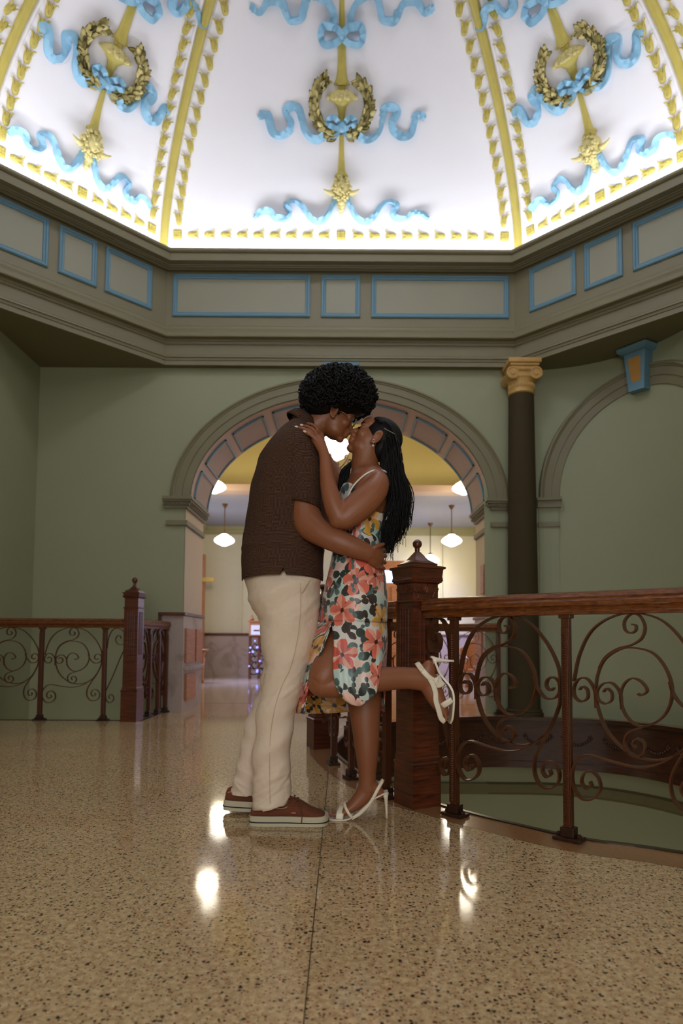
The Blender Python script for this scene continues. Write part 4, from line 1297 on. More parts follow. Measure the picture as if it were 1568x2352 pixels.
def handrail(P, s0, s1, parent, L):
    bm = NB(); secs = []; n = max(2, int((s1-s0)/.05))
    for i in range(n+1):
        p, t = path_at(P, L, s0+(s1-s0)*i/n); nr = Vector((-t.y, t.x, 0))
        secs.append([p+nr*a+Vector((0, 0, RU+b*1.12)) for a, b in RAILP])
    V = loop_sweep(bm, secs, False, True)
    bm.faces.new(V[0]); bm.faces.new(list(reversed(V[-1])))
    bmesh.ops.recalc_face_normals(bm, faces=bm.faces[:])
    return obj('handrail', bm, M_woodh, parent, True, auto=40)
def flatbar(bm, P, L, s0, s1, pts, w=.022, th=.0055, z0=0.0, hh=None, n=6, coil=True):
    hh = hh or RU
    C = catmull([Vector((u, v, 0)) for u, v in pts], n)
    secs = []
    m = len(C)
    for i, c in enumerate(C):
        t2 = (C[min(i+1, m-1)]-C[max(i-1, 0)]); t2 = Vector((t2.x*(s1-s0), t2.y*hh, 0)).normalized()
        nn = Vector((-t2.y, t2.x, 0))
        sp = s0+(s1-s0)*c.x; z = z0+hh*c.y
        sec = []
        for a, b in ((-th/2, -w/2), (th/2, -w/2), (th/2, w/2), (-th/2, w/2)):
            p, t = path_at(P, L, sp+nn.x*a); nr = Vector((-t.y, t.x, 0))
            sec.append(Vector((p.x, p.y, z+nn.y*a))+nr*b)
        secs.append(sec)
    V = loop_sweep(bm, secs, False, True)
    bm.faces.new(V[0]); bm.faces.new(list(reversed(V[-1])))
zu = lambda x, y: ((x-310)/455, (1165-y)/675)
SC = [[(322, 690), (345, 610), (390, 540), (460, 500), (540, 489), (630, 510), (700, 570), (745, 640), (756, 700), (745, 780), (690, 862), (610, 898), (520, 888), (445, 835), (408, 760), (405, 690), (430, 630), (480, 597), (530, 588), (600, 602), (645, 650), (660, 710), (640, 765), (595, 800), (545, 807), (505, 780), (489, 735), (500, 695), (530, 675), (562, 685), (579, 708), (560, 722), (548, 718)],
      [(415, 650), (440, 615), (485, 590), (530, 580), (565, 560), (576, 528), (560, 498), (530, 492), (508, 510), (508, 535), (525, 546), (543, 540), (546, 525), (533, 521)],
      [(402, 765), (398, 715), (372, 682), (340, 684), (322, 710), (326, 738), (350, 750), (372, 738), (372, 715), (355, 705), (343, 715)],
      [(492, 765), (488, 720), (462, 692), (430, 694), (408, 715), (412, 742), (436, 752), (458, 740), (458, 718), (441, 708), (430, 718)],
      [(652, 680), (665, 715), (695, 745), (730, 746), (752, 725), (750, 695), (728, 681), (706, 690), (702, 710), (718, 722), (730, 714)],
      [(612, 792), (560, 812), (515, 828), (500, 858), (515, 888), (545, 894), (567, 875), (562, 852), (540, 845), (528, 860), (538, 872)],
      [(752, 762), (720, 830), (675, 895), (652, 940), (652, 985), (675, 1016), (712, 1020), (742, 1000), (746, 965), (722, 940), (692, 946), (682, 970), (697, 988), (715, 978), (710, 964)],
      [(690, 862), (620, 905), (545, 924), (460, 918), (375, 906), (335, 922), (312, 960), (316, 1005), (345, 1035), (385, 1032), (412, 1005), (408, 970), (382, 952), (355, 962), (346, 988), (364, 1005), (382, 995), (376, 982)]]
SC = [[zu(*p) for p in c] for c in SC]
zn = lambda x, y: ((x-775)/(925-775), (1165-y)/675)
SMALL = [[(780, 640), (790, 560), (820, 505), (862, 493), (905, 515), (925, 560), (915, 600), (885, 614), (855, 600), (845, 570), (862, 545), (882, 550), (885, 568)],
         [(925, 620), (880, 720), (830, 840), (790, 925), (776, 965), (785, 1015), (812, 1035), (838, 1018), (840, 990), (820, 975), (803, 988), (808, 1005)]]
SMALL = [[zn(*p) for p in c] for c in SMALL]
def post(P, L, s, parent, near=True, w=.030):
    p, t = path_at(P, L, s); a = math.atan2(t.y, t.x)
    M = Matrix.Translation((p.x, p.y, 0)) @ Matrix.Rotation(a, 4, 'Z')
    bm = NB()
    box(bm, -w/2, w/2, -w/2, w/2, .045, RU-.012, .002, M)
    box(bm, -w*.75, w*.75, -w*.75, w*.75, RU-.014, RU+.002, .003, M)
    box(bm, -w*.42, w*.42, -w*.8, -w*.5, .06, RU-.05, .002, M)
    if near:
        nb = 74
        for k in range(nb):      # rope moulding down the front strip
            z = .075+(RU-.14)*k/nb
            vs = blob(bm, (0, 0, 0), (w*.34, .006, .0052), 1)
            bmesh.ops.transform(bm, matrix=M @ Matrix.Translation((0, -w*.82, z)) @ Matrix.Rotation(.5, 4, 'Y'), verts=vs)
    o = obj('post', bm, M_iron, parent)
    bm = NB(); box(bm, -.052, .052, -.034, .034, .001, .014, .003, M); box(bm, -.026, .026, -.024, .024, .014, .05, .004, M)
    for sx_ in (-1, 1):
        lathe(bm, [(.011, .014), (.012, .020), (.006, .027), (.002, .028)], 10, M @ Matrix.Translation((sx_*.038, 0, 0)))
    obj('post_foot', bm, M_irond, o)
    return o
def bay(P, L, s0, s1, parent, kind='full', mirror=False, w=.022):
    for c in (SC if kind == 'full' else SMALL):
        bm = NB(); pts = [((1-u) if mirror else u, v) for u, v in c]
        flatbar(bm, P, L, s0, s1, pts, w=w)
        bmesh.ops.recalc_face_normals(bm, faces=bm.faces[:])
        obj('scroll', bm, M_iron, parent, True, auto=40)
def V2(p): return Vector((p[0], p[1], 0))
NA_ = atz(958, 1847, 0); NA_ = Vector((NA_.x, NA_.y, 0))
q1, q2 = atz(1046, 1874, 0), atz(1308, 1930, 0)
# right railing in front
PR = catmull([V2(NA_), V2(q1), V2(q2), V2(q2)+(V2(q2)-V2(q1)).normalized()*.35+Vector((.01, .01, 0)), V2((1.62, 1.74)), V2((2.2, 1.5)), V2((2.9, 1.25))], 8)
LR = path_len(PR)
t = thing('railing', 'wrought iron scroll railing with mahogany handrail in the right foreground', 'railing', NA_, 'scrolled stair well railings')
s1_, s2_ = path_s(PR, LR, V2(q1)), path_s(PR, LR, V2(q2))
handrail(PR, .082, LR[-1], t, LR)
for s in (s1_, s2_, s2_+.48, s2_+.96): post(PR, LR, s, t)
bay(PR, LR, .085, s1_-.015, t, 'small', True, .030)
bay(PR, LR, s1_+.015, s2_-.015, t, w=.030); bay(PR, LR, s2_+.015, s2_+.465, t, w=.030); bay(PR, LR, s2_+.495, s2_+.945, t)
# railing running back from the large newel along the well
b1, b2, b3 = atz(886, 1832, 0), atz(806, 1788, 0), atz(765, 1755, 0); NBp = Vector((*atz(738, 1716, 0).xy, 0))
PL = catmull([V2(NA_), V2(b1), V2(b2), V2(b3), NBp], 8); LL = path_len(PL)
t = thing('railing', 'scroll railing running back from the large newel behind the woman', 'railing', NA_, 'scrolled stair well railings')
handrail(PL, .084, LL[-1]-.084, t, LL)
ss = [path_s(PL, LL, V2(b)) for b in (b1, b2, b3)]
for s in ss: post(PL, LL, s, t, False)
bay(PL, LL, ss[0]+.015, ss[1]-.015, t); bay(PL, LL, ss[1]+.015, ss[2]-.015, t); bay(PL, LL, ss[2]+.015, LL[-1]-.08, t)
# far side of the well
eR = atz(1146, 1641, 0)
PF = catmull([NBp, V2((-.10, 4.95)), V2((.12, 5.58)), V2((.52, 6.06)), V2((1.02, eR.y-.06)), V2((eR.x, eR.y))], 8); LF = path_len(PF)
t = thing('railing', 'distant scroll railing on the far side of the stair well', 'railing', NBp, 'scrolled stair well railings')
handrail(PF, .084, LF[-1], t, LF)
nf = 6
for i in range(1, nf+1): post(PF, LF, .1+(LF[-1]-.1)*i/nf, t, False)
for i in range(nf): bay(PF, LF, .1+(LF[-1]-.1)*i/nf+.015, .1+(LF[-1]-.1)*(i+1)/nf-.015, t, w=.014)
# left railing
nl = atz(302, 1656, 0); NL_ = Vector((nl.x, nl.y, 0))
l1, l2 = atz(232, 1657, 0), atz(88, 1655, 0); yl = NL_.y
PQ = [Vector((XL+.03, yl+.02, 0)), Vector((l2.x, yl+.01, 0)), Vector((l1.x, yl, 0)), NL_]; LQ = path_len(PQ)
t = thing('railing', 'scroll railing along the opening at the left wall', 'railing', NL_, 'scrolled stair well railings')
handrail(PQ, 0, LQ[-1]-.072, t, LQ)
for s in (LQ[1], LQ[2]): post(PQ, LQ, s, t, False, .034)
wv_ = LQ[2]-LQ[1]
bay(PQ, LQ, LQ[1]-wv_+.015, LQ[1]-.015, t, w=.016); bay(PQ, LQ, LQ[1]+.015, LQ[2]-.015, t, w=.016); bay(PQ, LQ, LQ[2]+.015, LQ[-1]-.07, t, 'small', False, .016)
PS = [NL_, Vector((-1.80, YW-.06, 0))]; LS = path_len(PS)
t = thing('railing', 'short scroll railing between the left newel and the marble pier', 'railing', NL_, 'scrolled stair well railings')
handrail(PS, .075, LS[-1]-.02, t, LS)
for s in (LS[-1]*.45, LS[-1]*.72, LS[-1]-.03): post(PS, LS, s, t, False)
bay(PS, LS, .08, LS[-1]*.45-.015, t, w=.02); bay(PS, LS, LS[-1]*.45+.015, LS[-1]*.95, t, w=.02)
# newel posts
def newel(c, rot, w, zs, label, fin=1.0, carve=True, pw=None):
    """zs: plinth top, shaft top, carved block top, cap top, finial neck, ball centre"""
    zp, zsft, zcv, zcap, znk, zb = zs
    t = thing('newel_post', label, 'newel post', c, None)
    h = w/2; T = Matrix.Translation((c.x, c.y, 0)) @ Matrix.Rotation(rot, 4, 'Z')
    def sq(bm, prof):
        V = sqlathe(bm, prof); bmesh.ops.transform(bm, matrix=T, verts=[v for r in V for v in r])
    ph = (pw or w*1.17)/2
    bm = NB(); sq(bm, [(ph, 0), (ph, zp-.03), (ph+.004, zp-.028), (ph+.004, zp-.018), (ph-.004, zp-.012), (h+.004, zp+.004), (h, zp+.012)])
    obj('plinth', bm, M_wood, t)
    bm = NB(); sq(bm, [(h, zp), (h, zsft)])
    # reeded flutes on the upper shaft
    zf0, zf1 = zp+(zsft-zp)*.42, zsft-.03
    for f in range(4):
        for k in range(4):
            x = -h*.62+h*1.24*(k+.5)/4
            R = Matrix.Rotation(f*pi/2, 4, 'Z')
            box(bm, x-h*.09, x+h*.09, -h-.006, -h+.002, zf0, zf1, .003, T @ R)
    obj('shaft', bm, M_wood, t)
    bm = NB(); sq(bm, [(h+.006, zsft), (h+.008, zsft+.004), (h+.006, zsft+.010), (h-.002, zsft+.012), (h-.002, zcv-.004), (h+.004, zcv)])
    if carve:
        for f in (0, 1, 2, 3):
            R = Matrix.Rotation(f*pi/2, 4, 'Z'); zc_ = zsft+.025
            for k in range(7):    # fan palmette
                a = pi*(k+.5)/7
                vs = blob(bm, (0, 0, 0), (.006, .005, (zcv-zsft)*.30), 1)
                bmesh.ops.transform(bm, matrix=T @ R @ Matrix.Translation((.030*cos(a)*.8, -h, zc_+.012+.030*sin(a))) @ Matrix.Rotation(pi/2-a, 4, 'Y'), verts=vs)
            for s in (-1, 1):
                for k in range(5):
                    vs = blob(bm, (0, 0, 0), (.006, .005, .012), 1)
                    a = k*.75
                    bmesh.ops.transform(bm, matrix=T @ R @ Matrix.Translation((s*(h*.72-.010*cos(a)), -h, zc_+.014*k*.7)) @ Matrix.Rotation(s*a*.6, 4, 'Y'), verts=vs)
    obj('carved_block', bm, M_wood, t, True, auto=40)
    o_ = h*1.28 if carve else h*1.22
    bm = NB(); sq(bm, [(h, zcv), (h+.010, zcv+.004), (h+.014, zcv+(zcap-zcv)*.28), (o_-.008, zcv+(zcap-zcv)*.38), (o_-.004, zcv+(zcap-zcv)*.80), (o_+.004, zcv+(zcap-zcv)*.84), (o_+.004, zcap-.004), (o_-.01, zcap)])
    nb = 16
    if carve:
        for f in range(4):
            R = Matrix.Rotation(f*pi/2, 4, 'Z')
            for k in range(nb):
                blobv = blob(bm, (0, 0, 0), (.005, .005, .007), 1)
                bmesh.ops.transform(bm, matrix=T @ R @ Matrix.Translation(((k+.5)/nb*2*(h+.01)-(h+.01), -h-.016, zcv+(zcap-zcv)*.20)) @ Matrix.Rotation(.5, 4, 'Y'), verts=blobv)
    obj('cap', bm, M_wood, t)
    bm = NB()
    b0 = h*.95
    sq(bm, [(b0, zcap), (b0, zcap+.012*fin), (b0*.92, zcap+.014*fin), (b0*.55, zcap+(znk-zcap)*.45), (b0*.26, zcap+(znk-zcap)*.85), (.010*fin, znk)])
    rb = .022*fin
    lathe(bm, [(.013*fin, znk-.02), (.011*fin, znk), (.012*fin, zb-rb*.95)]+[(rb*sin(a), zb-rb*cos(a)) for a in [.55+i*(pi-.6)/8 for i in range(9)]], 20, Matrix.Translation((c.x, c.y, 0)))
    obj('finial', bm, M_wood, t, True, auto=40)
    return t
def zp_(py, c, px=None): return at(px or 784, py, c.y).z
nr_ = radians(28)
yA = NA_.y
newel(NA_, nr_, .140, (at(960, 1738, yA).z, at(960, 1385, yA).z, at(960, 1342, yA).z, at(960, 1302, yA).z, at(960, 1268, yA).z, at(960, 1250, yA).z),
      'large carved mahogany newel post with ball finial right of the woman', 1.0, True, .152)
newel(NL_, radians(-6), .132, (zat(1580, yl, 302), zat(1398, yl, 302), zat(1374, yl, 302), zat(1361, yl, 302), zat(1344, yl, 302), zat(1333, yl, 302)),
      'mahogany newel post with ball finial at the left opening', 1.25, False, .150)
newel(NBp, radians(20), .140, (.22, .86, .96, 1.02, 1.09, 1.12), 'distant mahogany newel post behind the couple', 1.0, False, .166)
# ================================================================ PEOPLE
def skin_mat(name, col, hi):
    m = bpy.data.materials.new(name); m.use_nodes = True; t = NT(m); b = t.n['Principled BSDF']
    tc = t.add('ShaderNodeTexCoord'); nz = t.add('ShaderNodeTexNoise', i_Scale=9.0, i_Detail=5.0); t.link(tc.outputs['Object'], nz.inputs['Vector'])
    t.link(t.mix(nz.outputs[0], col, hi), b.inputs['Base Color'])
    b.inputs['Roughness'].default_value = 0.46; b.inputs['Specular IOR Level'].default_value = 0.45
    b.inputs['Subsurface Weight'].default_value = 0.08; b.inputs['Subsurface Radius'].default_value = (.02, .008, .004); b.inputs['Subsurface Scale'].default_value = .3
    n2 = t.add('ShaderNodeTexNoise', i_Scale=260.0); t.link(tc.outputs['Object'], n2.inputs['Vector'])
    bp = t.add('ShaderNodeBump', i_Strength=0.12, i_Distance=0.001); t.link(n2.outputs[0], bp.inputs['Height']); t.link(bp.outputs[0], b.inputs['Normal'])
    return m
M_skin_m = skin_mat('skin_brown', srgb(126, 74, 46), srgb(142, 86, 56))
M_skin_w = skin_mat('skin_warm_brown', srgb(132, 79, 50), srgb(150, 92, 62))
M_hair = mat('black_hair', srgb(15, 12, 12), 0.6, noise_amt=0.2, scale=40, spec=0.25)
M_chino = mat('cream_twill', srgb(226, 204, 184), 0.85, noise_amt=0.05, scale=10, bump=0.9, bscale=13)
M_suede = mat('brown_suede', srgb(108, 58, 34), 0.9, noise_amt=0.12, scale=40, bump=0.2, bscale=300)
M_rubber = mat('cream_rubber', srgb(196, 186, 160), 0.6, noise_amt=0.05)
M_black = mat('black_stripe', srgb(40, 34, 34), 0.6, noise_amt=0)
M_leather = mat('ivory_leather', srgb(232, 218, 196), 0.35, noise_amt=0.03)
M_silver = mat('silver', srgb(215, 210, 205), 0.2, metal=1.0, noise_amt=0)
M_gold_j = mat('gold_jewellery', srgb(226, 190, 120), 0.2, metal=1.0, noise_amt=0)
M_pearl = mat('pearl', srgb(240, 234, 226), 0.15, noise_amt=0)
M_nail = mat('polished_nail', srgb(226, 196, 180), 0.2, noise_amt=0)
def hsec(px_l, px_r, py, Yc): 
    a, b = at(px_l, py, Yc), at(px_r, py, Yc); return (a+b)/2, (b.x-a.x)/2
def interp_rows(rows, n):
    """catmull through numeric rows"""
    out = []
    m = len(rows)
    for i in range(m-1):
        r0 = rows[max(i-1, 0)]; r1 = rows[i]; r2 = rows[i+1]; r3 = rows[min(i+2, m-1)]
        for k in range(n):
            t = k/n
            out.append([0.5*((2*b)+(c-a)*t+(2*a-5*b+4*c-d)*t*t+(3*b-a-3*c+d)*t**3) for a, b, c, d in zip(r0, r1, r2, r3)])
    out.append(list(rows[-1])); return out
def loft_rows(bm, rows, nseg=40, k=3, cap=True, disp=None, expo=2.0, keep=None):
    rr = []
    for r in interp_rows(rows, k):
        py, l, rt, yc, ry = r
        c, a = hsec(l, rt, py, yc); ring = []
        for j in range(nseg):
            th = 2*pi*j/nseg; ct, st = cos(th), sin(th)
            x = a*abs(ct)**(2/expo)*(1 if ct > 0 else -1); y = ry*abs(st)**(2/expo)*(1 if st > 0 else -1)
            p = c+Vector((x, y, 0))
            if disp:
                nrm = Vector((ct/max(a, .01), st/max(ry, .01), 0)).normalized(); p = p+nrm*disp(p, th, py)
            ring.append(p)
        rr.append(ring)
    return rings(bm, rr, True, cap)
def limb(bm, P, n=16, k=4, cap=True):
    """P: (px, py, Y, half width in px, depth radius in m)"""
    R = interp_rows(P, k)
    pts = [at(r[0], r[1], r[2]) for r in R]
    rad = [(r[3]*(r[2]/1450*1.02), r[4]) for r in R]
    V = tube(bm, pts, rad, n)
    # rounded ends
    for e, (p, r) in ((0, (pts[0], rad[0])), (1, (pts[-1], rad[-1]))):
        blob(bm, p, (min(r)*.98,)*3, 2)
    return V
def remesh(o, vox, smooth=4, fac=.5):
    m = o.modifiers.new('join', 'REMESH'); m.mode = 'VOXEL'; m.voxel_size = vox; m.use_smooth_shade = True
    s = o.modifiers.new('soften', 'SMOOTH'); s.iterations = smooth; s.factor = fac
def head(bm_out, M, jaw=1.0, full=1.0, sk=1.0):
    bm = NB()
    def E(c, r, R=None): blob(bm, c, r, 3, R)
    E((-.018*sk, 0, .038*sk), (.100*sk, .076, .084*sk)); E((.020, 0, -.015), (.070, .064, .082))
    E((.030, 0, -.070*jaw), (.052, .052, .036)); E((.068, 0, -.096*jaw), (.020, .022, .018))
    E((.055, 0, .045), (.045, .058, .045))
    for s in (-1, 1):
        E((.060, s*.036, -.018), (.026, .024, .024)); E((.076, s*.032, .020), (.014, .024, .009)); E((.076, s*.031, .003), (.012, .016, .011))
        E((.094, s*.012, -.036), (.012, .009, .009))
        # ear: rim and lobe
        P = [Vector((-.010+.019*cos(a)*.85, s*(.074+.012*(1 if 0.3 < a < 3.6 else .4)), -.004+.032*sin(a))) for a in [(-1.2+i*5.6/14) for i in range(15)]]
        tube(bm, P, .0055, 7)
        E((-.008, s*.076, -.004), (.013, .008, .024)); E((-.002, s*.079, -.036), (.010, .006, .010)); E((.004, s*.078, -.006), (.006, .006, .010))
    P = [Vector((.080, 0, .024)), Vector((.092, 0, .004)), Vector((.104, 0, -.018)), Vector((.109, 0, -.030)), Vector((.098, 0, -.040))]
    tube(bm, P, [.010, .010, .012, .013, .009], 10)
    E((.088, 0, -.056*jaw), (.016, .022*full, .008*full)); E((.085, 0, -.071*jaw), (.016, .020*full, .009*full))
    bmesh.ops.transform(bm, matrix=M, verts=bm.verts[:])
    me = bpy.data.meshes.new('head_tmp'); bm.to_mesh(me); bm.free(); bm_out.from_mesh(me); bpy.data.meshes.remove(me)
def finger(bm, P, r0, r1, n=8):
    C = interp_rows(P, 4); pts = [at(c[0], c[1], c[2]) for c in C]; m = len(pts)
    tube(bm, pts, [r0+(r1-r0)*i/(m-1) for i in range(m)], n)
    for i in (0, m-1): blob(bm, pts[i], (r0 if i == 0 else r1)*.99, 2)

# ---------------------------------------------------------------- man
man = thing('person', 'man in dark patterned shirt and cream trousers bending to kiss the woman', 'person', (at(660, 1880, 2.63).x, 2.63, 0))
HM_s = .87
hm_o = at(764, 961, 2.66)
MH = Matrix.Translation(hm_o) @ Matrix.Rotation(radians(10), 4, 'Z') @ Matrix.Rotation(radians(20), 4, 'Y') @ Matrix.Rotation(radians(-8), 4, 'X') @ Matrix.Diagonal((HM_s, HM_s, HM_s, 1))
bm = NB()
head(bm, MH, .92)
limb(bm, [(692, 1015, 2.68, 36, .075), (712, 990, 2.68, 32, .062), (738, 968, 2.67, 31, .056), (752, 950, 2.66, 30, .056)], 20)
loft_rows(bm, [(980, 672, 722, 2.70, .07), (1010, 645, 728, 2.69, .13), (1060, 604, 730, 2.68, .175), (1155, 582, 730, 2.68, .165), (1262, 566, 732, 2.68, .155), (1340, 568, 730, 2.67, .16), (1400, 592, 726, 2.65, .14)], 32)
# near (right) arm round the woman's waist
limb(bm, [(678, 1012, 2.58, 34, .055), (692, 1060, 2.56, 35, .055), (696, 1110, 2.55, 34, .052), (697, 1150, 2.54, 33, .050), (702, 1182, 2.53, 34, .048), (713, 1207, 2.515, 34, .046),
          (742, 1228, 2.49, 29, .042), (778, 1244, 2.475, 27.5, .040), (812, 1257, 2.475, 24, .034), (838, 1267, 2.48, 20.5, .026), (852, 1273, 2.485, 19, .022)], 20)
limb(bm, [(850, 1272, 2.487, 18, .022), (862, 1279, 2.50, 23, .019), (871, 1284, 2.525, 22, .019)], 16)
for (y0, y1, ln) in ((1264, 1262, 0), (1277, 1277, 2), (1290, 1292, 1), (1301, 1306, -2)):
    finger(bm, [(866, y0, 2.515), (877, (y0+y1)/2, 2.54), (883+ln, y1, 2.58), (882+ln, y1+1, 2.62)], .0105, .0080)
finger(bm, [(848, 1262, 2.49), (862, 1256, 2.475), (873, 1252, 2.485), (880, 1250, 2.50)], .0115, .0085)
# far (left) arm
limb(bm, [(680, 1020, 2.80, 30, .05), (705, 1110, 2.84, 30, .045), (730, 1190, 2.85, 28, .042), (790, 1215, 2.84, 23, .036), (840, 1230, 2.82, 17, .024), (868, 1236, 2.80, 18, .018)], 16)
for i in range(4): finger(bm, [(866, 1224+8*i, 2.80), (880, 1224+8*i, 2.775), (884, 1225+8*i, 2.74)], .0095, .0075)
finger(bm, [(850, 1226, 2.81), (862, 1215, 2.80), (874, 1211, 2.785)], .0105, .008)
# legs and ankles inside the trousers
limb(bm, [(654, 1390, 2.64, 52, .08), (660, 1480, 2.615, 40, .070), (648, 1590, 2.60, 32, .055), (634, 1700, 2.60, 34, .055), (622, 1800, 2.60, 22, .035), (618, 1860, 2.60, 18, .03), (650, 1876, 2.60, 12, .034), (715, 1880, 2.60, 9, .034)], 18)
limb(bm, [(655, 1400, 2.70, 44, .07), (650, 1500, 2.735, 30, .06), (634, 1590, 2.76, 26, .05), (604, 1670, 2.77, 24, .045), (572, 1780, 2.77, 18, .033), (556, 1825, 2.77, 16, .03), (580, 1848, 2.77, 11, .032), (630, 1858, 2.76, 8, .03)], 18)
body = obj('body', bm, M_skin_m, man); remesh(body, .0046, 5)

# shirt: woven maze print
def shirt_mat():
    m = bpy.data.materials.new('maze_print_cotton'); m.use_nodes = True; t = NT(m); b = t.n['Principled BSDF']; b.inputs['Roughness'].default_value = .9
    b.inputs['Specular IOR Level'].default_value = .2
    uv = t.add('ShaderNodeUVMap')
    sp = t.add('ShaderNodeSeparateXYZ'); t.link(uv.outputs[0], sp.inputs[0])
    cell = .027
    def block(ox, oz, sz, seed):
        x = t.math('FLOOR', t.math('DIVIDE', t.math('ADD', sp.outputs[0], ox), sz)); z = t.math('FLOOR', t.math('DIVIDE', t.math('ADD', sp.outputs[1], oz), sz*.8))
        cb = t.add('ShaderNodeCombineXYZ'); t.link(x, cb.inputs[0]); t.link(z, cb.inputs[1]); cb.inputs[2].default_value = seed
        wn = t.add('ShaderNodeTexWhiteNoise'); t.link(cb.outputs[0], wn.inputs[0]); return wn.outputs[0]
    n1 = block(0, 0, cell, 1.0); n2 = block(.011, .013, cell*.55, 4.0)
    sel = t.math('GREATER_THAN', t.math('ADD', n1, t.math('MULTIPLY', n2, .55)), .80)
    per = .0050
    def stripe(sock): 
        f = t.math('FRACT', t.math('DIVIDE', sock, per)); return t.math('LESS_THAN', t.math('ABSOLUTE', t.math('SUBTRACT', f, .5)), .17)
    sv, sh = stripe(sp.outputs[0]), stripe(sp.outputs[1])
    v = t.math('ADD', t.math('MULTIPLY', sv, t.math('SUBTRACT', 1.0, sel)), t.math('MULTIPLY', sh, sel))
    t.link(t.mix(v, srgb(44, 28, 22), srgb(104, 74, 54)), b.inputs['Base Color'])
    nz = t.add('ShaderNodeTexNoise', i_Scale=14.0, i_Detail=3.0); tc = t.add('ShaderNodeTexCoord'); t.link(tc.outputs['Object'], nz.inputs['Vector'])
    bp = t.add('ShaderNodeBump', i_Strength=.35, i_Distance=.02); t.link(nz.outputs[0], bp.inputs['Height']); t.link(bp.outputs[0], b.inputs['Normal'])
    return m
M_shirt = shirt_mat()
def cyl_uv(me, V2uv):
    uvl = me.uv_layers.new(name='UVMap')
    for l in me.loops: uvl.data[l.index].uv = V2uv[l.vertex_index]
def fold_noise(p, s=1.0, amp=.006):
    q = Vector((p.x*7+p.z*5*s, p.y*5, p.z*9-p.x*4*s)); return amp*(noise.noise(q)+.5*noise.noise(q*2.3))
def cloth_tube(name, rings_, mt, parent, thick=.0025, offu=0, seg_len=True, cap=False, auto=None):
    bm = NB(); V = rings(bm, rings_, True, cap); bm.verts.index_update()
    uv = {}
    vv = 0
    for i, r in enumerate(rings_):
        if i: vv += (Vector(r[0])-Vector(rings_[i-1][0])).length if seg_len else 0
        uu = 0
        for j, p in enumerate(r):
            if j: uu += (Vector(p)-Vector(r[j-1])).length
            uv[V[i][j].index] = (uu+offu, -vv)
    o = obj(name, bm, mt, parent, True); cyl_uv(o.data, uv)
    m = o.modifiers.new('thickness', 'SOLIDIFY'); m.thickness = thick; m.offset = -1
    return o
def shirt_rings(rows, nseg, k, hem=None):
    rr = []
    for r in interp_rows(rows, k):
        py, l, rt, yc, ry = r; c, a = hsec(l, rt, py, yc); ring = []
        for j in range(nseg):
            th = 2*pi*j/nseg+pi/2
            p = c+Vector((a*cos(th), ry*sin(th), 0))
            nrm = Vector((cos(th)/a, sin(th)/ry, 0)).normalized()
            ring.append(p+nrm*fold_noise(p))
        rr.append(ring)
    return rr
rows = [(960, 678, 712, 2.70, .060), (970, 668, 722, 2.70, .080), (984, 655, 729, 2.70, .115), (1000, 640, 733, 2.695, .150), (1020, 622, 735, 2.685, .175), (1048, 602, 736, 2.68, .190), (1080, 588, 737, 2.68, .195), (1105, 581, 738, 2.68, .192), (1155, 574, 738, 2.68, .19),
        (1222, 564, 740, 2.68, .182), (1252, 558, 741, 2.675, .182), (1262, 556, 742, 2.675, .188), (1275, 557, 741, 2.675, .184), (1310, 556, 741, 2.67, .190), (1330, 556, 740, 2.67, .198)]
R = shirt_rings(rows, 96, 5)
for j, p in enumerate(R[-1]):   # curved hem with a notch at the side seam
    x, y = proj(p)
    if p.y < 2.68:
        d = 0.012*max(0, (abs(x-650)-20)/85)**1.6
        R[-1][j] = p-Vector((0, 0, d)); R[-2][j] = R[-2][j]-Vector((0, 0, d*.7))
        if abs(x-650) < 4.5: R[-1][j] = R[-1][j]+Vector((0, 0, .024)); R[-2][j] = R[-2][j]+Vector((0, 0, .016)); R[-3][j] = R[-3][j]+Vector((0, 0, .006))
shirt = cloth_tube('shirt', R, M_shirt, man)
# sleeves
def limb_rings(P, n, k, foldamp=.004):
    Rw = interp_rows(P, k); pts = [at(r[0], r[1], r[2]) for r in Rw]; rr = []
    m = len(pts)
    for i, p in enumerate(pts):
        t = (pts[min(i+1, m-1)]-pts[max(i-1, 0)]).normalized(); a = t.cross(Vector((0, 1, 0))).normalized(); b = a.cross(t)
        ra, rb = Rw[i][3]*Rw[i][2]/1450*1.02, Rw[i][4]
        ring = []
        for j in range(n):
            th = 2*pi*j/n+pi/2; d = a*(ra*cos(th))+b*(rb*sin(th)); q = p+d
            ring.append(q+d.normalized()*fold_noise(q, -1, foldamp))
        rr.append(ring)
    return rr
R = limb_rings([(672, 994, 2.61, 20, .040), (677, 1004, 2.585, 31, .062), (684, 1025, 2.565, 38, .068), (690, 1055, 2.555, 41, .070), (694, 1090, 2.55, 41, .069), (696, 1125, 2.545, 38.5, .067), (697, 1153, 2.54, 37, .066)], 56, 5)
for j, p in enumerate(R[-1]): R[-1][j] = p+Vector((0, 0, -.018*((p.x-R[-1][14].x)/.07)))
cloth_tube('sleeve', R, M_shirt, shirt, offu=.013)
R = limb_rings([(680, 998, 2.75, 24, .050), (688, 1030, 2.79, 34, .062), (698, 1080, 2.82, 36, .062), (706, 1140, 2.84, 35, .060)], 32, 4)
cloth_tube('sleeve', R, M_shirt, shirt, offu=.02)
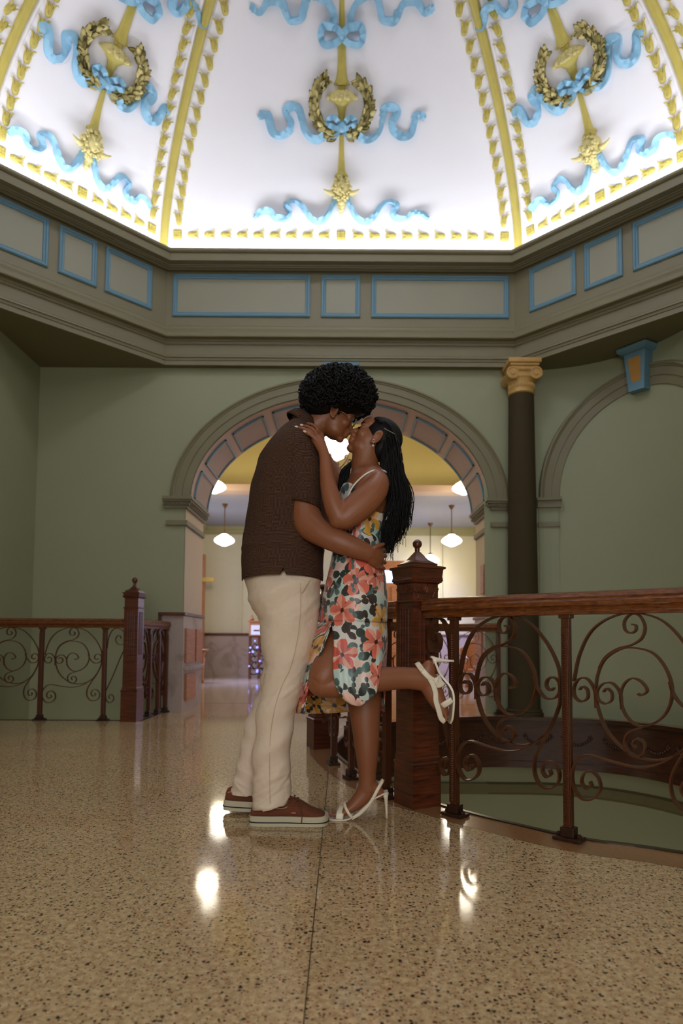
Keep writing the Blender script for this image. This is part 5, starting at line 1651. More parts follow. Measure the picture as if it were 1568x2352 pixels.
# collar: folded band round the neck
bm = NB(); secs = []
cN = at(697, 975, 2.685); ax_ = Vector((.62, 0, .78))
e1 = Vector((.78, 0, -.62)); e2 = Vector((0, 1, 0)); uvc = {}
n = 40
for i in range(n+1):
    a = 2*pi*i/n
    d = e1*cos(a)+e2*sin(a)
    base = cN+e1*(.058*cos(a))+e2*(.070*sin(a))
    secs.append([base-ax_*.018, base+ax_*.030-d*.004, base+ax_*.033+d*.002, base+ax_*.018+d*.016, base-ax_*.010+d*.026, base-ax_*.014+d*.022])
V = loop_sweep(bm, secs, False); bm.verts.index_update()
for i, r in enumerate(V):
    for j, v in enumerate(r): uvc[v.index] = (i*.011, j*.016)
o = obj('collar', bm, M_shirt, shirt, True); cyl_uv(o.data, uvc); m = o.modifiers.new('thickness', 'SOLIDIFY'); m.thickness = .002
# yoke seam
bm = NB(); P = [at(x, y, Yv) for x, y, Yv in ((622, 1004, 2.60), (640, 1006, 2.545), (655, 1012, 2.515), (668, 1006, 2.515))]
# trousers
def trouser_rings(rows, nseg=96, k=7, amp=.014, s=1):
    rr = []
    for r in interp_rows(rows, k):
        py, l, rt, yc, ry = r; c, a = hsec(l, rt, py, yc); ring = []
        kn = math.exp(-((py-1560)/60.0)**2)+math.exp(-((py-1800)/45.0)**2)*1.1+.8*math.exp(-((py-1400)/45.0)**2)
        for j in range(nseg):
            th = 2*pi*j/nseg+pi/2; p = c+Vector((a*cos(th), ry*sin(th), 0)); nrm = Vector((cos(th)/a, sin(th)/ry, 0)).normalized()
            q = Vector((p.x*3+p.z*2, p.y*4, p.z*13-p.x*9*s)); f = noise.noise(q)
            q2 = Vector((p.x*6, p.y*6+3, p.z*30-p.x*22*s)); g = noise.noise(q2)
            rg = max(0, 1-abs(g)*4.5)*kn; ring.append(p+nrm*(amp*f+amp*.55*rg*(.4+.6*noise.noise(p*6)+.3)-amp*.25*kn))
        rr.append(ring)
    return rr
near_leg = [(1306, 568, 733, 2.67, .155), (1330, 563, 736, 2.668, .168), (1348, 564, 737, 2.662, .172), (1373, 570, 735, 2.655, .166), (1401, 584, 733, 2.64, .15), (1431, 597, 726, 2.62, .128), (1471, 604, 719, 2.61, .108), (1504, 608, 713, 2.60, .098), (1547, 606, 702, 2.60, .090), (1583, 600, 695, 2.60, .086),
            (1611, 592, 684, 2.60, .082), (1660, 586, 677, 2.60, .078), (1700, 583, 671, 2.60, .075), (1729, 582, 668, 2.60, .073), (1760, 580, 667, 2.60, .072), (1785, 581, 668, 2.60, .072), (1805, 581, 665, 2.60, .073), (1827, 580, 663, 2.60, .073), (1845, 580, 660, 2.60, .074)]
far_leg = [(1395, 596, 722, 2.70, .13), (1450, 602, 708, 2.73, .11), (1500, 606, 692, 2.745, .10), (1560, 600, 680, 2.76, .088), (1589, 593, 672, 2.76, .085), (1639, 573, 652, 2.77, .08), (1695, 556, 628, 2.77, .076), (1740, 549, 612, 2.77, .073), (1763, 544, 604, 2.77, .072), (1785, 537, 600, 2.77, .073), (1803, 532, 598, 2.77, .073), (1820, 533, 595, 2.77, .074)]
R = trouser_rings(near_leg)
for j, p in enumerate(R[-1]):
    x, y = proj(p); R[-1][j] = p+Vector((0, 0, (x-620)/1450*2.6*.28 - (.006 if abs(x-620) < 18 else 0)))
trs = cloth_tube('trousers', R, M_chino, man)
R = trouser_rings(far_leg, s=-1)
cloth_tube('trouser_leg', R, M_chino, trs)
M_seam = mat('seam_thread', srgb(198, 176, 150), .9, noise_amt=0)
def surf_y(rows, px, py):
    R_ = interp_rows(rows, 8); b = min(R_, key=lambda r: abs(r[0]-py)); mid = (b[1]+b[2])/2; hw_ = (b[2]-b[1])/2
    q = max(-.97, min(.97, (px-mid)/hw_)); return b[3]-b[4]*sqrt(1-q*q)
def seam(pxs, name='seam', r=.0009, rows=near_leg, off=.003):
    C = catmull([Vector((x, y, 0)) for x, y in pxs], 8); P = [at(c.x, c.y, surf_y(rows, c.x, c.y)-off) for c in C]
    bm = NB(); tube(bm, P, r, 5); return obj(name, bm, M_seam, trs, True)
seam([(689, 1328), (690, 1362), (690, 1400), (684, 1460), (668, 1530), (645, 1580), (628, 1640), (620, 1700), (619, 1780), (620, 1846)], off=.009)
seam([(713, 1330), (704, 1345), (693, 1362)], 'pocket_edge', .002, off=.010)
# shoes
def shoe(dx, dy, Yc, rot, name_lab, lace=True):
    sh = obj('shoe', NB(), M_suede, man)
    def T(px, py): # rotate about the toe
        x, y = px-752, py-1893; c_, s_ = cos(rot), sin(rot)
        return (752+dx+x*c_-y*s_, 1893+dy+x*s_+y*c_)
    up = [(577, 1858, 1876, .024), (580, 1848, 1876, .031), (590, 1842, 1876, .036), (610, 1840, 1876, .039), (635, 1838, 1876, .040), (660, 1830, 1876, .040), (680, 1833, 1876, .042), (698, 1842, 1876, .046), (716, 1854, 1876, .050), (733, 1861, 1876, .048), (744, 1868, 1876, .038), (750, 1874, 1877, .024)]
    bm = NB(); rr = []
    for px, yt, yb, hw_ in interp_rows(up, 3):
        ring = []
        for j in range(20):
            a = pi*j/19
            yy = yb-4+(yt-yb+4)*(sin(a)**.62 if sin(a) > 0 else 0); Y_ = Yc-hw_*cos(a)*(1-.35*sin(a)**3)
            x_, y_ = T(px, yy); ring.append(at(x_, y_, Yc)+Vector((0, Y_-Yc, 0)))
        rr.append(ring)
    rings(bm, rr, True, True); bmesh.ops.recalc_face_normals(bm, faces=bm.faces[:]); bm.to_mesh(sh.data); bm.free()
    for p in sh.data.polygons: p.use_smooth = True
    def sole(y0, y1, grow, mt, nm):
        bm = NB(); rr = []
        so = [(574, .018), (577, .031), (590, .041), (620, .0445), (660, .0445), (700, .0525), (725, .0545), (742, .047), (750, .033), (754, .015)]
        for px, hw_ in interp_rows(so, 3):
            ring = []
            for Y_, yy in ((-1, y0), (-1, y1), (1, y1), (1, y0)):
                x_, y_ = T(px+(grow*900 if px > 700 else -grow*900), yy); ring.append(at(x_, y_, Yc)+Vector((0, Y_*(hw_+grow), 0)))
            rr.append(ring)
        rings(bm, rr); bmesh.ops.recalc_face_normals(bm, faces=bm.faces[:]); obj(nm, bm, mt, sh)
    sole(1870, 1892.5, 0, M_rubber, 'sole'); sole(1882.5, 1885, .0014, M_black, 'sole_stripe')
    if lace:
        bm = NB()
        for i, (x0, y0) in enumerate(((668, 1838), (676, 1843), (684, 1849), (691, 1855))):
            P = [at(*T(x0, y0), Yc)+Vector((0, -.036, 0)), at(*T(x0+6, y0-5), Yc)+Vector((0, -.022, .004)), at(*T(x0+10, y0-7), Yc)+Vector((0, .0, .004)), at(*T(x0+6, y0-5), Yc)+Vector((0, .022, .004))]
            tube(bm, catmull(P, 4), .0022, 6)
        for P in (((682, 1834, -.018), (694, 1836, -.034), (692, 1846, -.042), (682, 1842, -.042)), ((684, 1838, -.025), (692, 1852, -.046), (695, 1868, -.050), (694, 1882, -.054)), ((680, 1834, -.01), (664, 1830, -.034), (668, 1842, -.043), (680, 1846, -.042))):
            tube(bm, catmull([at(*T(a, b), Yc)+Vector((0, c_, 0)) for a, b, c_ in P], 5), .0022, 6)
        obj('laces', bm, M_suede, sh, True)
        bm = NB()
        c0 = at(*T(676, 1861), Yc)+Vector((0, -.0435, 0)); box(bm, c0.x-.0095, c0.x+.0095, c0.y-.002, c0.y+.004, c0.z-.0032, c0.z+.0032); 
        tb = obj('side_tab', bm, mat('red_tab', srgb(176, 44, 44), .6, noise_amt=0), sh)
        cu = bpy.data.curves.new('tab_lettering', 'FONT'); cu.body = "Levi's"; cu.size = .0072; cu.extrude = .0002; cu.align_x = 'CENTER'; cu.align_y = 'CENTER'
        tmp_ = bpy.data.objects.new('tmp', cu); COL.objects.link(tmp_); bpy.context.view_layer.update(); tm_ = bpy.data.meshes.new_from_object(tmp_); bpy.data.objects.remove(tmp_)
        tm_.materials.clear(); tm_.materials.append(M_rubber); to = bpy.data.objects.new('tab_lettering', tm_); COL.objects.link(to); to.matrix_world = Matrix.Translation(c0+Vector((0, -.0024, 0))) @ Matrix.Rotation(pi/2, 4, 'X')
        to.parent = sh; to.matrix_parent_inverse = sh.matrix_world.inverted()
    bm = NB(); P = [at(*T(x, y), Yc)+Vector((0, -hw_, 0)) for x, y, hw_ in ((584, 1852, .036), (600, 1848, .040), (625, 1850, .0415), (650, 1852, .0415), (662, 1848, .0415))]
    tube(bm, catmull(P, 4), .0012, 5); obj('stitching', bm, M_seam, sh, True)
    return sh
def sole_y(px, Yc):  # pixel row where z = 0 at distance Yc
    lo, hi = 1600, 2100
    for _ in range(40):
        m_ = (lo+hi)/2
        if at(px, m_, Yc).z > 0: lo = m_
        else: hi = m_
    return lo
shoe(0, sole_y(660, 2.60)-1893, 2.60, 0, '')
shoe(-60, sole_y(600, 2.77)-1893, 2.77, radians(3), '', False)
# glasses
gl = obj('glasses', NB(), M_gold_j, man)
bm = NB()
def HL(x, y, z): return MH @ Vector((x/HM_s*1.0, y/HM_s, z/HM_s))
for s in (-1, 1):
    ring = [HL(.094+.002*cos(a), s*(.031+.022*cos(a)), .004+.019*sin(a)) for a in [2*pi*i/20 for i in range(21)]]
    tube(bm, ring, .0011, 6, ax=(1, 0, 0))
    tube(bm, [HL(.094, s*.053, .008), HL(.04, s*.068, .006), HL(-.012, s*.070, .004), HL(-.026, s*.069, -.012)], .0011, 6)
tube(bm, [HL(.096, -.010, .006), HL(.098, 0, .010), HL(.096, .010, .006)], .0011, 6, ax=(0, 0, 1))
bm.to_mesh(gl.data); bm.free()
M_lens = bpy.data.materials.new('clear_lens'); M_lens.use_nodes = True; b_ = M_lens.node_tree.nodes['Principled BSDF']; b_.inputs['Transmission Weight'].default_value = 1; b_.inputs['Roughness'].default_value = .02; b_.inputs['IOR'].default_value = 1.3
for s in (-1, 1):
    bm = NB(); vs = [bm.verts.new(HL(.094+.002*cos(a), s*(.031+.022*cos(a)), .004+.019*sin(a))) for a in [2*pi*i/20 for i in range(20)]]; bm.faces.new(vs)
    obj('lens', bm, M_lens, gl)
# afro hair
def afro():
    rnd = random.Random(11); bm = NB()
    c = at(776, 909, 2.66); 
    blob(bm, c, (.137, .128, .100), 4); blob(bm, at(745, 938, 2.66), (.085, .09, .055), 3)
    blob(bm, at(820, 930, 2.66), (.055, .09, .045), 3)
    N = 2100
    for i in range(N):
        z = 1-2*(i+.5)/N; r = sqrt(1-z*z); th = i*2.39996
        d = Vector((r*cos(th), r*sin(th), z))
        if z < -.62: continue
        R_ = Vector((.150, .142, .112)); e = .98+.09*noise.noise(d*4.1)+rnd.uniform(-.06, .045)
        p = c+Vector((d.x*R_.x, d.y*R_.y, d.z*R_.z))*e
        if d.z < -.1 and d.x > .0: p.z = max(p.z, at(776, 952, 2.66).z+rnd.uniform(-.004, .004)) 
        # curl: a small open ring
        n_ = d.cross(Vector((rnd.uniform(-1, 1), rnd.uniform(-1, 1), rnd.uniform(-1, 1)))).normalized(); m_ = d.cross(n_)
        if rnd.random() < .5: n_, m_ = m_, n_
        rr_ = rnd.uniform(.009, .019); tw = rnd.uniform(.002, .010)
        pts = [p+(d*cos(a)+n_*sin(a))*rr_+m_*(tw*a/3) for a in [k*1.15 for k in range(7)]]
        tube(bm, pts, rnd.uniform(.0028, .0045), 4, ax=m_)
    return obj('hair', bm, M_hair, man, True)
afro()
bm = NB()   # sideburn and short beard shadow
for k in range(120):
    rnd2 = random.Random(k)
    p = MH @ Vector((.010+rnd2.uniform(-.008, .010), -.066-rnd2.uniform(0, .006), .030-rnd2.uniform(0, .035))); blob(bm, p, .003, 1)
obj('sideburn', bm, M_hair, man, True)

# ---------------------------------------------------------------- woman
wom = thing('person', 'woman in floral slit dress and ivory heels with one leg lifted back', 'person', (at(840, 1880, 2.68).x, 2.68, 0))
WS_ = .90
w_ear = at(863, 1007, 2.60)
RW = Matrix.Rotation(pi, 4, 'Z') @ Matrix.Rotation(radians(-36), 4, 'Y') @ Matrix.Rotation(radians(4), 4, 'X')
w_o = Vector((w_ear.x, 2.665, w_ear.z))-(RW @ Vector((-.008, 0, -.006)))
MW = Matrix.Translation(w_o) @ RW @ Matrix.Diagonal((WS_*1.02, WS_*.95, WS_*1.02, 1))
bm = NB(); head(bm, MW, 1.0, 1.15, .88)
limb(bm, [(862, 1000, 2.665, 30, .050), (845, 1030, 2.665, 32, .050), (838, 1060, 2.665, 31, .050), (840, 1082, 2.665, 35, .058), (845, 1100, 2.665, 44, .08)], 20)
torso_w = [(1080, 822, 880, 2.665, .085), (1092, 806, 889, 2.665, .14), (1108, 797, 893, 2.665, .170), (1130, 786, 894, 2.665, .163), (1160, 782, 893, 2.665, .150), (1200, 783, 886, 2.66, .132), (1240, 778, 874, 2.66, .120), (1280, 770, 874, 2.66, .132), (1330, 756, 882, 2.66, .158), (1375, 748, 886, 2.66, .166), (1430, 750, 882, 2.66, .155), (1460, 770, 880, 2.67, .13)]
loft_rows(bm, torso_w, 36)
limb(bm, [(865, 1101, 2.55, 23, .05), (868, 1112, 2.52, 26, .052), (857, 1131, 2.49, 31, .050), (835, 1153, 2.475, 34, .048), (810, 1174, 2.465, 33, .046), (790, 1190, 2.46, 28, .042), (776, 1196, 2.46, 21, .036)], 18)
limb(bm, [(781, 1192, 2.46, 24, .040), (770, 1168, 2.46, 24, .040), (760, 1140, 2.465, 21.5, .037), (753, 1110, 2.475, 18.5, .032), (749, 1080, 2.48, 15.5, .027), (746, 1052, 2.49, 13, .022), (741, 1032, 2.495, 12, .018)], 18)
limb(bm, [(741, 1034, 2.495, 12, .018), (734, 1018, 2.505, 14, .017), (725, 1004, 2.520, 14, .014)], 14)
for P in ([(722, 1002, 2.515), (712, 990, 2.513), (697, 985, 2.516), (681, 982, 2.528)], [(728, 998, 2.525), (719, 986, 2.526), (706, 980, 2.532), (693, 978, 2.545)],
          [(728, 1012, 2.503), (719, 1003, 2.500), (710, 998, 2.502), (700, 993, 2.512)], [(731, 996, 2.54), (727, 983, 2.546), (716, 975, 2.555), (706, 973, 2.565)]):
    finger(bm, P, .0092, .0068)
finger(bm, [(738, 1024, 2.51), (741, 1008, 2.53), (738, 996, 2.56), (732, 990, 2.58)], .0100, .0078)
# far arm over his shoulder
limb(bm, [(850, 1105, 2.80, 26, .05), (810, 1110, 2.84, 28, .044), (770, 1100, 2.86, 26, .040), (745, 1060, 2.86, 20, .033), (730, 1020, 2.85, 14, .024), (720, 1000, 2.84, 14, .018)], 16)
for i in range(4): finger(bm, [(722-2*i, 1000+5*i, 2.84), (708-2*i, 992+5*i, 2.83), (696-2*i, 992+5*i, 2.81)], .009, .007)
finger(bm, [(728, 1010, 2.84), (738, 998, 2.82), (738, 990, 2.80)], .010, .008)
# standing leg
loft_rows(bm, [(1430, 792, 882, 2.74, .08), (1500, 797, 880, 2.73, .075), (1560, 799, 878, 2.71, .068), (1600, 796, 876, 2.70, .064), (1645, 803, 873, 2.69, .060), (1690, 810, 871, 2.685, .056), (1725, 815, 869, 2.68, .050), (1757, 820, 866, 2.68, .043), (1785, 823, 863, 2.68, .036), (1802, 822, 864, 2.68, .034), (1815, 822, 868, 2.68, .033)], 28)
yf_w = 2.68; dyw = sole_y(790, yf_w)-1880
F = lambda x, y: (x, y+dyw)
limb(bm, [(*F(846, 1800), yf_w, 21, .032), (*F(838, 1822), yf_w, 21, .031), (*F(820, 1842), yf_w, 16.5, .033), (*F(800, 1857), yf_w, 11.5, .037), (*F(782, 1866), yf_w, 8, .038), (*F(772, 1870), yf_w, 5.5, .034)], 16)
limb(bm, [(*F(850, 1806), yf_w, 18, .028), (*F(868, 1818), yf_w, 13.5, .026), (*F(872, 1824), yf_w, 11, .024)], 14)
for i, (dl, w) in enumerate(((0, .0085), (3, .0072), (7, .0066), (11, .0062), (15, .0056))):
    yy = yf_w-.028+.014*i
    finger(bm, [(F(776, 1870)[0], F(776, 1870)[1], yy), (F(767+dl, 1871)[0], F(767, 1871)[1], yy), (F(758+dl, 1873.5)[0], F(758, 1873.5)[1], yy)], w, w*.8)
# lifted leg
limb(bm, [(816, 1415, 2.66, 46, .080), (802, 1455, 2.62, 48, .080), (772, 1508, 2.555, 42, .070), (748, 1548, 2.515, 38, .064), (738, 1566, 2.51, 33, .058)], 22)
limb(bm, [(736, 1571, 2.51, 30, .055), (760, 1573, 2.51, 29, .055), (800, 1570, 2.515, 31, .055), (845, 1563, 2.52, 29.5, .053), (890, 1559, 2.53, 27, .046), (930, 1557, 2.54, 25, .038), (962, 1560, 2.545, 25, .034), (980, 1566, 2.55, 24, .032)], 22)
limb(bm, [(980, 1560, 2.55, 24, .032), (990, 1580, 2.55, 23, .031), (1002, 1605, 2.55, 20, .034), (1013, 1625, 2.55, 16, .036), (1019, 1638, 2.55, 12.5, .034)], 16)
limb(bm, [(976, 1556, 2.55, 22, .030), (982, 1537, 2.55, 19, .027), (984, 1529, 2.55, 16, .025)], 14)
for i in range(5):
    yy = 2.55-.028+.014*i; w = (.0085, .0074, .0068, .0063, .0057)[i]
    finger(bm, [(1018, 1632, yy), (1023, 1643-i, yy), (1025-i, 1654-2.5*i, yy)], w, w*.8)
body = obj('body', bm, M_skin_w, wom); remesh(body, .0044, 5)
bm = NB()
for x, y, Y_, a in ((680.5, 980, 2.521, .1), (692.5, 976, 2.538, .1), (699.5, 991, 2.505, .3)):
    vs = blob(bm, at(x, y, Y_-.001), (.008, .003, .0048), 2, Matrix.Rotation(a, 3, 'Y'))
obj('fingernails', bm, M_nail, wom, True)
bm = NB()
for i in range(5):
    yy = yf_w-.028+.014*i; p = at(*F(758+(0, 3, 7, 11, 15)[i], 1871.5), yy); blob(bm, p+Vector((0, 0, .003)), (.005, .004, .003), 1)
    p = at(1027-i, 1654-2.5*i, 2.55-.028+.014*i); blob(bm, p, (.003, .004, .005), 1)
obj('toenails', bm, mat('coral_polish', srgb(200, 96, 80), .2, noise_amt=0), wom, True)

bm = NB()
for s in (-1, 1):
    tube(bm, [MW @ Vector(p) for p in ((.094, s*.014, .026), (.094, s*.026, .031), (.088, s*.040, .031), (.078, s*.052, .026))], [.0022, .003, .0026, .001], 6)
obj('eyebrow', bm, M_hair, wom, True)
bm = NB()
for s in (-1, 1):
    for k in range(9):
        y_ = s*(.020+.003*k); p0 = MW @ Vector((.088-.0006*k, y_, .000)); p1 = MW @ Vector((.098-.0008*k, y_+s*.002, -.005)); tube(bm, [p0, (p0+p1)/2, p1], [.0011, .0009, .0004], 4)
obj('eyelashes', bm, M_hair, wom, True)
# floral satin
def floral():
    m = bpy.data.materials.new('floral_satin'); m.use_nodes = True; t = NT(m); b = t.n['Principled BSDF']
    b.inputs['Roughness'].default_value = .38; b.inputs['Specular IOR Level'].default_value = .5; b.inputs['Sheen Weight'].default_value = .15
    uv = t.add('ShaderNodeUVMap')
    wn = t.add('ShaderNodeTexNoise', i_Scale=26.0, i_Detail=2.0); t.link(uv.outputs[0], wn.inputs['Vector'])
    def warp(amt):
        a = t.add('ShaderNodeVectorMath', operation='SUBTRACT'); t.link(wn.outputs[1], a.inputs[0]); a.inputs[1].default_value = (.5, .5, .5)
        s_ = t.add('ShaderNodeVectorMath', operation='SCALE'); s_.inputs[3].default_value = amt; t.link(a.outputs[0], s_.inputs[0])
        c_ = t.add('ShaderNodeVectorMath', operation='ADD'); t.link(uv.outputs[0], c_.inputs[0]); t.link(s_.outputs[0], c_.inputs[1]); return c_.outputs[0]
    def ramp(fac, stops, const=True):
        cr = t.add('ShaderNodeValToRGB'); cr.color_ramp.interpolation = 'CONSTANT' if const else 'LINEAR'
        for i, (pos, c_) in enumerate(stops):
            e = cr.color_ramp.elements[i] if i < 2 else cr.color_ramp.elements.new(pos)
            e.position = pos; e.color = c_
        t.link(fac, cr.inputs[0]); return cr.outputs[0]
    bgn = t.add('ShaderNodeTexNoise', i_Scale=9.0); t.link(uv.outputs[0], bgn.inputs['Vector'])
    col = ramp(bgn.outputs[0], [(0.0, srgb(150, 186, 184)), (.42, srgb(196, 212, 206)), (.54, srgb(226, 214, 208)), (.60, srgb(232, 196, 184))], False)
    def layer(col, scale, amt, petals, rb, ra, stops, centre=None, off=(0, 0), stretch=None, dens=1.1):
        v = t.add('ShaderNodeTexVoronoi', voronoi_dimensions='2D', i_Scale=scale, i_Randomness=.75)
        w = warp(amt); mp = t.add('ShaderNodeMapping'); mp.inputs['Location'].default_value = (off[0], off[1], 0); t.link(w, mp.inputs[0])
        t.link(mp.outputs[0], v.inputs['Vector'])
        sc_ = t.add('ShaderNodeVectorMath', operation='SCALE'); sc_.inputs[3].default_value = scale; t.link(mp.outputs[0], sc_.inputs[0])
        ps = t.add('ShaderNodeVectorMath', operation='SCALE'); ps.inputs[3].default_value = scale; t.link(v.outputs['Position'], ps.inputs[0])
        df = t.add('ShaderNodeVectorMath', operation='SUBTRACT'); t.link(sc_.outputs[0], df.inputs[0]); t.link(ps.outputs[0], df.inputs[1])
        sp = t.add('ShaderNodeSeparateXYZ'); t.link(df.outputs[0], sp.inputs[0]); sc = t.add('ShaderNodeSeparateColor'); t.link(v.outputs['Color'], sc.inputs[0])
        ang = t.math('ARCTAN2', sp.outputs[1], sp.outputs[0]); ph = t.math('MULTIPLY', sc.outputs[2], 6.28)
        dist = t.math('SQRT', t.math('ADD', t.math('POWER', sp.outputs[0], 2.0), t.math('POWER', sp.outputs[1], 2.0)))
        pet = t.math('ABSOLUTE', t.math('COSINE', t.math('MULTIPLY', t.math('ADD', ang, ph), petals/2)))
        rad = t.math('MULTIPLY_ADD', t.math('POWER', pet, .6 if centre else 2.2), ra, rb)
        msk = t.math('MULTIPLY', t.math('LESS_THAN', dist, rad), t.math('LESS_THAN', sc.outputs[0], dens))
        fc = ramp(sc.outputs[1], stops)
        # shading of paint within petals (print)
        sh_ = t.math('MULTIPLY_ADD', t.math('DIVIDE', dist, rad), .55, .62)
        fm = t.mix(1.0, fc, (1, 1, 1, 1), 'MULTIPLY'); t.link(sh_, fm.node.inputs[7])
        lt = t.math('MULTIPLY', t.math('GREATER_THAN', t.math('SINE', t.math('MULTIPLY', ang, 4.0)), .55), .5)
        fm = t.mix(lt, fm, srgb(242, 196, 176)) if centre else fm
        col = t.mix(msk, col, fm)
        if centre:
            cm = t.math('MULTIPLY', t.math('LESS_THAN', dist, .065), t.math('LESS_THAN', sc.outputs[0], dens)); col = t.mix(cm, col, centre)
        return col
    leaf = [(0, srgb(52, 60, 56)), (.4, srgb(84, 112, 108)), (.7, srgb(66, 50, 46))]
    col = layer(col, 12.5, .012, 2, .04, .52, leaf, None, (.31, .2), dens=.95)
    col = layer(col, 16.0, .010, 2, .03, .50, leaf, None, (.11, .77), dens=.8)
    col = layer(col, 7.6, .020, 5, .16, .33, [(0, srgb(206, 84, 66)), (.34, srgb(220, 160, 60)), (.60, srgb(222, 112, 92)), (.86, srgb(238, 190, 176))], srgb(70, 24, 22), (0, 0), dens=.86)
    col = layer(col, 20.0, .006, 2, .02, .42, leaf, None, (.51, .37), dens=.35)
    t.link(col, b.inputs['Base Color'])
    return m
M_floral = floral()
def ylr(py):
    rows_ = [(1080, 815, 885, .11), (1100, 799, 893, .165), (1130, 782, 898, .172), (1160, 778, 895, .160), (1200, 778, 888, .142), (1235, 772, 876, .130), (1262, 766, 873, .134), (1300, 758, 880, .150), (1335, 750, 885, .166), (1375, 742, 889, .176), (1410, 736, 888, .174), (1440, 733, 886, .168)]
    for a, b in zip(rows_, rows_[1:]):
        if py <= b[0]:
            f = (py-a[0])/(b[0]-a[0]); f = max(0, f); return [x+(y-x)*f for x, y in zip(a[1:], b[1:])]
    return list(rows_[-1][1:])
def dress_upper():
    n, m = 88, 46; bm = NB(); V = []; uv = {}
    for i in range(m+1):
        row = []
        for j in range(n):
            th = 2*pi*j/n+pi/2; x = cos(th)       # x=-1 front (towards the man), +1 back
            yt = 1128+62/(1+math.exp(-(x+.25)*7))
            if x < -.3: yt -= 14*(-x-.3)
            py = yt+(1430-yt)*(i/m)
            l, r_, ry = ylr(py); c, a = hsec(l, r_, py, 2.66)
            p = c+Vector((a*cos(th), ry*sin(th), 0)); nrm = Vector((cos(th)/a, sin(th)/ry, 0)).normalized()
            wst = math.exp(-((py-1245)/45)**2)+.7*math.exp(-((py-1330)/40)**2)
            q = Vector((p.x*5, p.y*5, p.z*34+p.x*10)); f = noise.noise(q)*.0045*wst+.003*noise.noise(p*9)
            v = bm.verts.new(p+nrm*(f+.003)); row.append(v)
        V.append(row)
    bm.verts.index_update()
    for i in range(m):
        for j in range(n): bm.faces.new((V[i][j], V[i][(j+1) % n], V[i+1][(j+1) % n], V[i+1][j]))
    for i in range(m+1):
        j0 = min(range(n), key=lambda j: V[i][j].co.y)
        uu = V[i][j0].co.x; uv[V[i][j0].index] = (uu, V[i][j0].co.z)
        for d in (1, -1):
            uu = V[i][j0].co.x
            for q in range(1, n//2+1 if d > 0 else n//2):
                a_, b_ = V[i][(j0+d*q) % n], V[i][(j0+d*(q-1)) % n]; sg = 1 if V[i][(j0+2*d) % n].co.x > V[i][j0].co.x else -1
                uu += sg*(a_.co-b_.co).length; uv[a_.index] = (uu, a_.co.z)
    o = obj('dress', bm, M_floral, wom, True); cyl_uv(o.data, uv)
    md = o.modifiers.new('thickness', 'SOLIDIFY'); md.thickness = .002; md.offset = 1
    return o
dress = dress_upper()
# skirt with the slit, draped over the lifted thigh
SK = [
 [(760, 1425, 2.492), (766, 1470, 2.468), (764, 1530, 2.446), (770, 1575, 2.440), (786, 1604, 2.442), (800, 1615, 2.45)],
 [(785, 1425, 2.487), (790, 1470, 2.462), (792, 1530, 2.438), (797, 1575, 2.432), (812, 1606, 2.436), (825, 1622, 2.445)],
 [(822, 1425, 2.487), (826, 1470, 2.466), (829, 1530, 2.446), (834, 1572, 2.440), (842, 1596, 2.444), (847, 1606, 2.450)],
 [(860, 1425, 2.510), (862, 1470, 2.490), (864, 1510, 2.478), (866, 1550, 2.464), (866, 1575, 2.462), (866, 1586, 2.466)],
 [(883, 1425, 2.58), (884, 1470, 2.555), (881, 1500, 2.54), (878, 1518, 2.53), (876, 1528, 2.52), (876, 1533, 2.515)],
 [(890, 1425, 2.68), (889, 1470, 2.68), (887, 1520, 2.69), (886, 1560, 2.70), (884, 1600, 2.71), (883, 1626, 2.71)],
 [(878, 1425, 2.79), (878, 1470, 2.80), (876, 1520, 2.81), (874, 1560, 2.82), (872, 1600, 2.83), (870, 1632, 2.83)],
 [(830, 1425, 2.835), (828, 1470, 2.85), (824, 1520, 2.87), (820, 1560, 2.88), (818, 1600, 2.88), (815, 1634, 2.88)],
 [(770, 1425, 2.835), (764, 1470, 2.85), (758, 1520, 2.87), (752, 1560, 2.88), (750, 1600, 2.87), (748, 1639, 2.87)],
 [(728, 1425, 2.77), (720, 1470, 2.78), (708, 1520, 2.80), (698, 1560, 2.80), (692, 1600, 2.80), (686, 1639, 2.80)],
 [(722, 1425, 2.67), (712, 1470, 2.67), (701, 1520, 2.67), (692, 1560, 2.67), (686, 1600, 2.67), (682, 1637, 2.67)],
 [(730, 1425, 2.56), (722, 1470, 2.565), (712, 1520, 2.57), (702, 1560, 2.575), (695, 1600, 2.58), (690, 1638, 2.585)],
 [(752, 1425, 2.502), (742, 1470, 2.498), (724, 1520, 2.512), (708, 1560, 2.53), (701, 1600, 2.55), (697, 1640, 2.56)],
 [(762, 1425, 2.494), (757, 1445, 2.487), (738, 1500, 2.488), (714, 1550, 2.515), (704, 1600, 2.54), (699, 1640, 2.55)],
]
for ci, c_ in enumerate(SK):
    l_, r2_, ry_ = ylr(1426); px = max(l_+2, min(r2_-2, c_[0][0])); q_ = (px-(l_+r2_)/2)/((r2_-l_)/2)
    s_ = -1 if ci in (0, 1, 2, 3, 4, 11, 12, 13) else 1
    if ci == 5: px, q_ = r2_+.3, 1
    if ci == 10: px, q_ = l_-.3, -1
    c_[0] = (px, 1426, 2.66+s_*(ry_+.003)*sqrt(max(0, 1-q_*q_)))
cols_ = [catmull([Vector(p) for p in c_], 6) for c_ in SK]      # in (px, py, Y)
nr = len(cols_[0]); grid = []
for i in range(nr): grid.append(catmull([c_[i] for c_ in cols_], 6))
bm = NB(); V = []; uv = {}
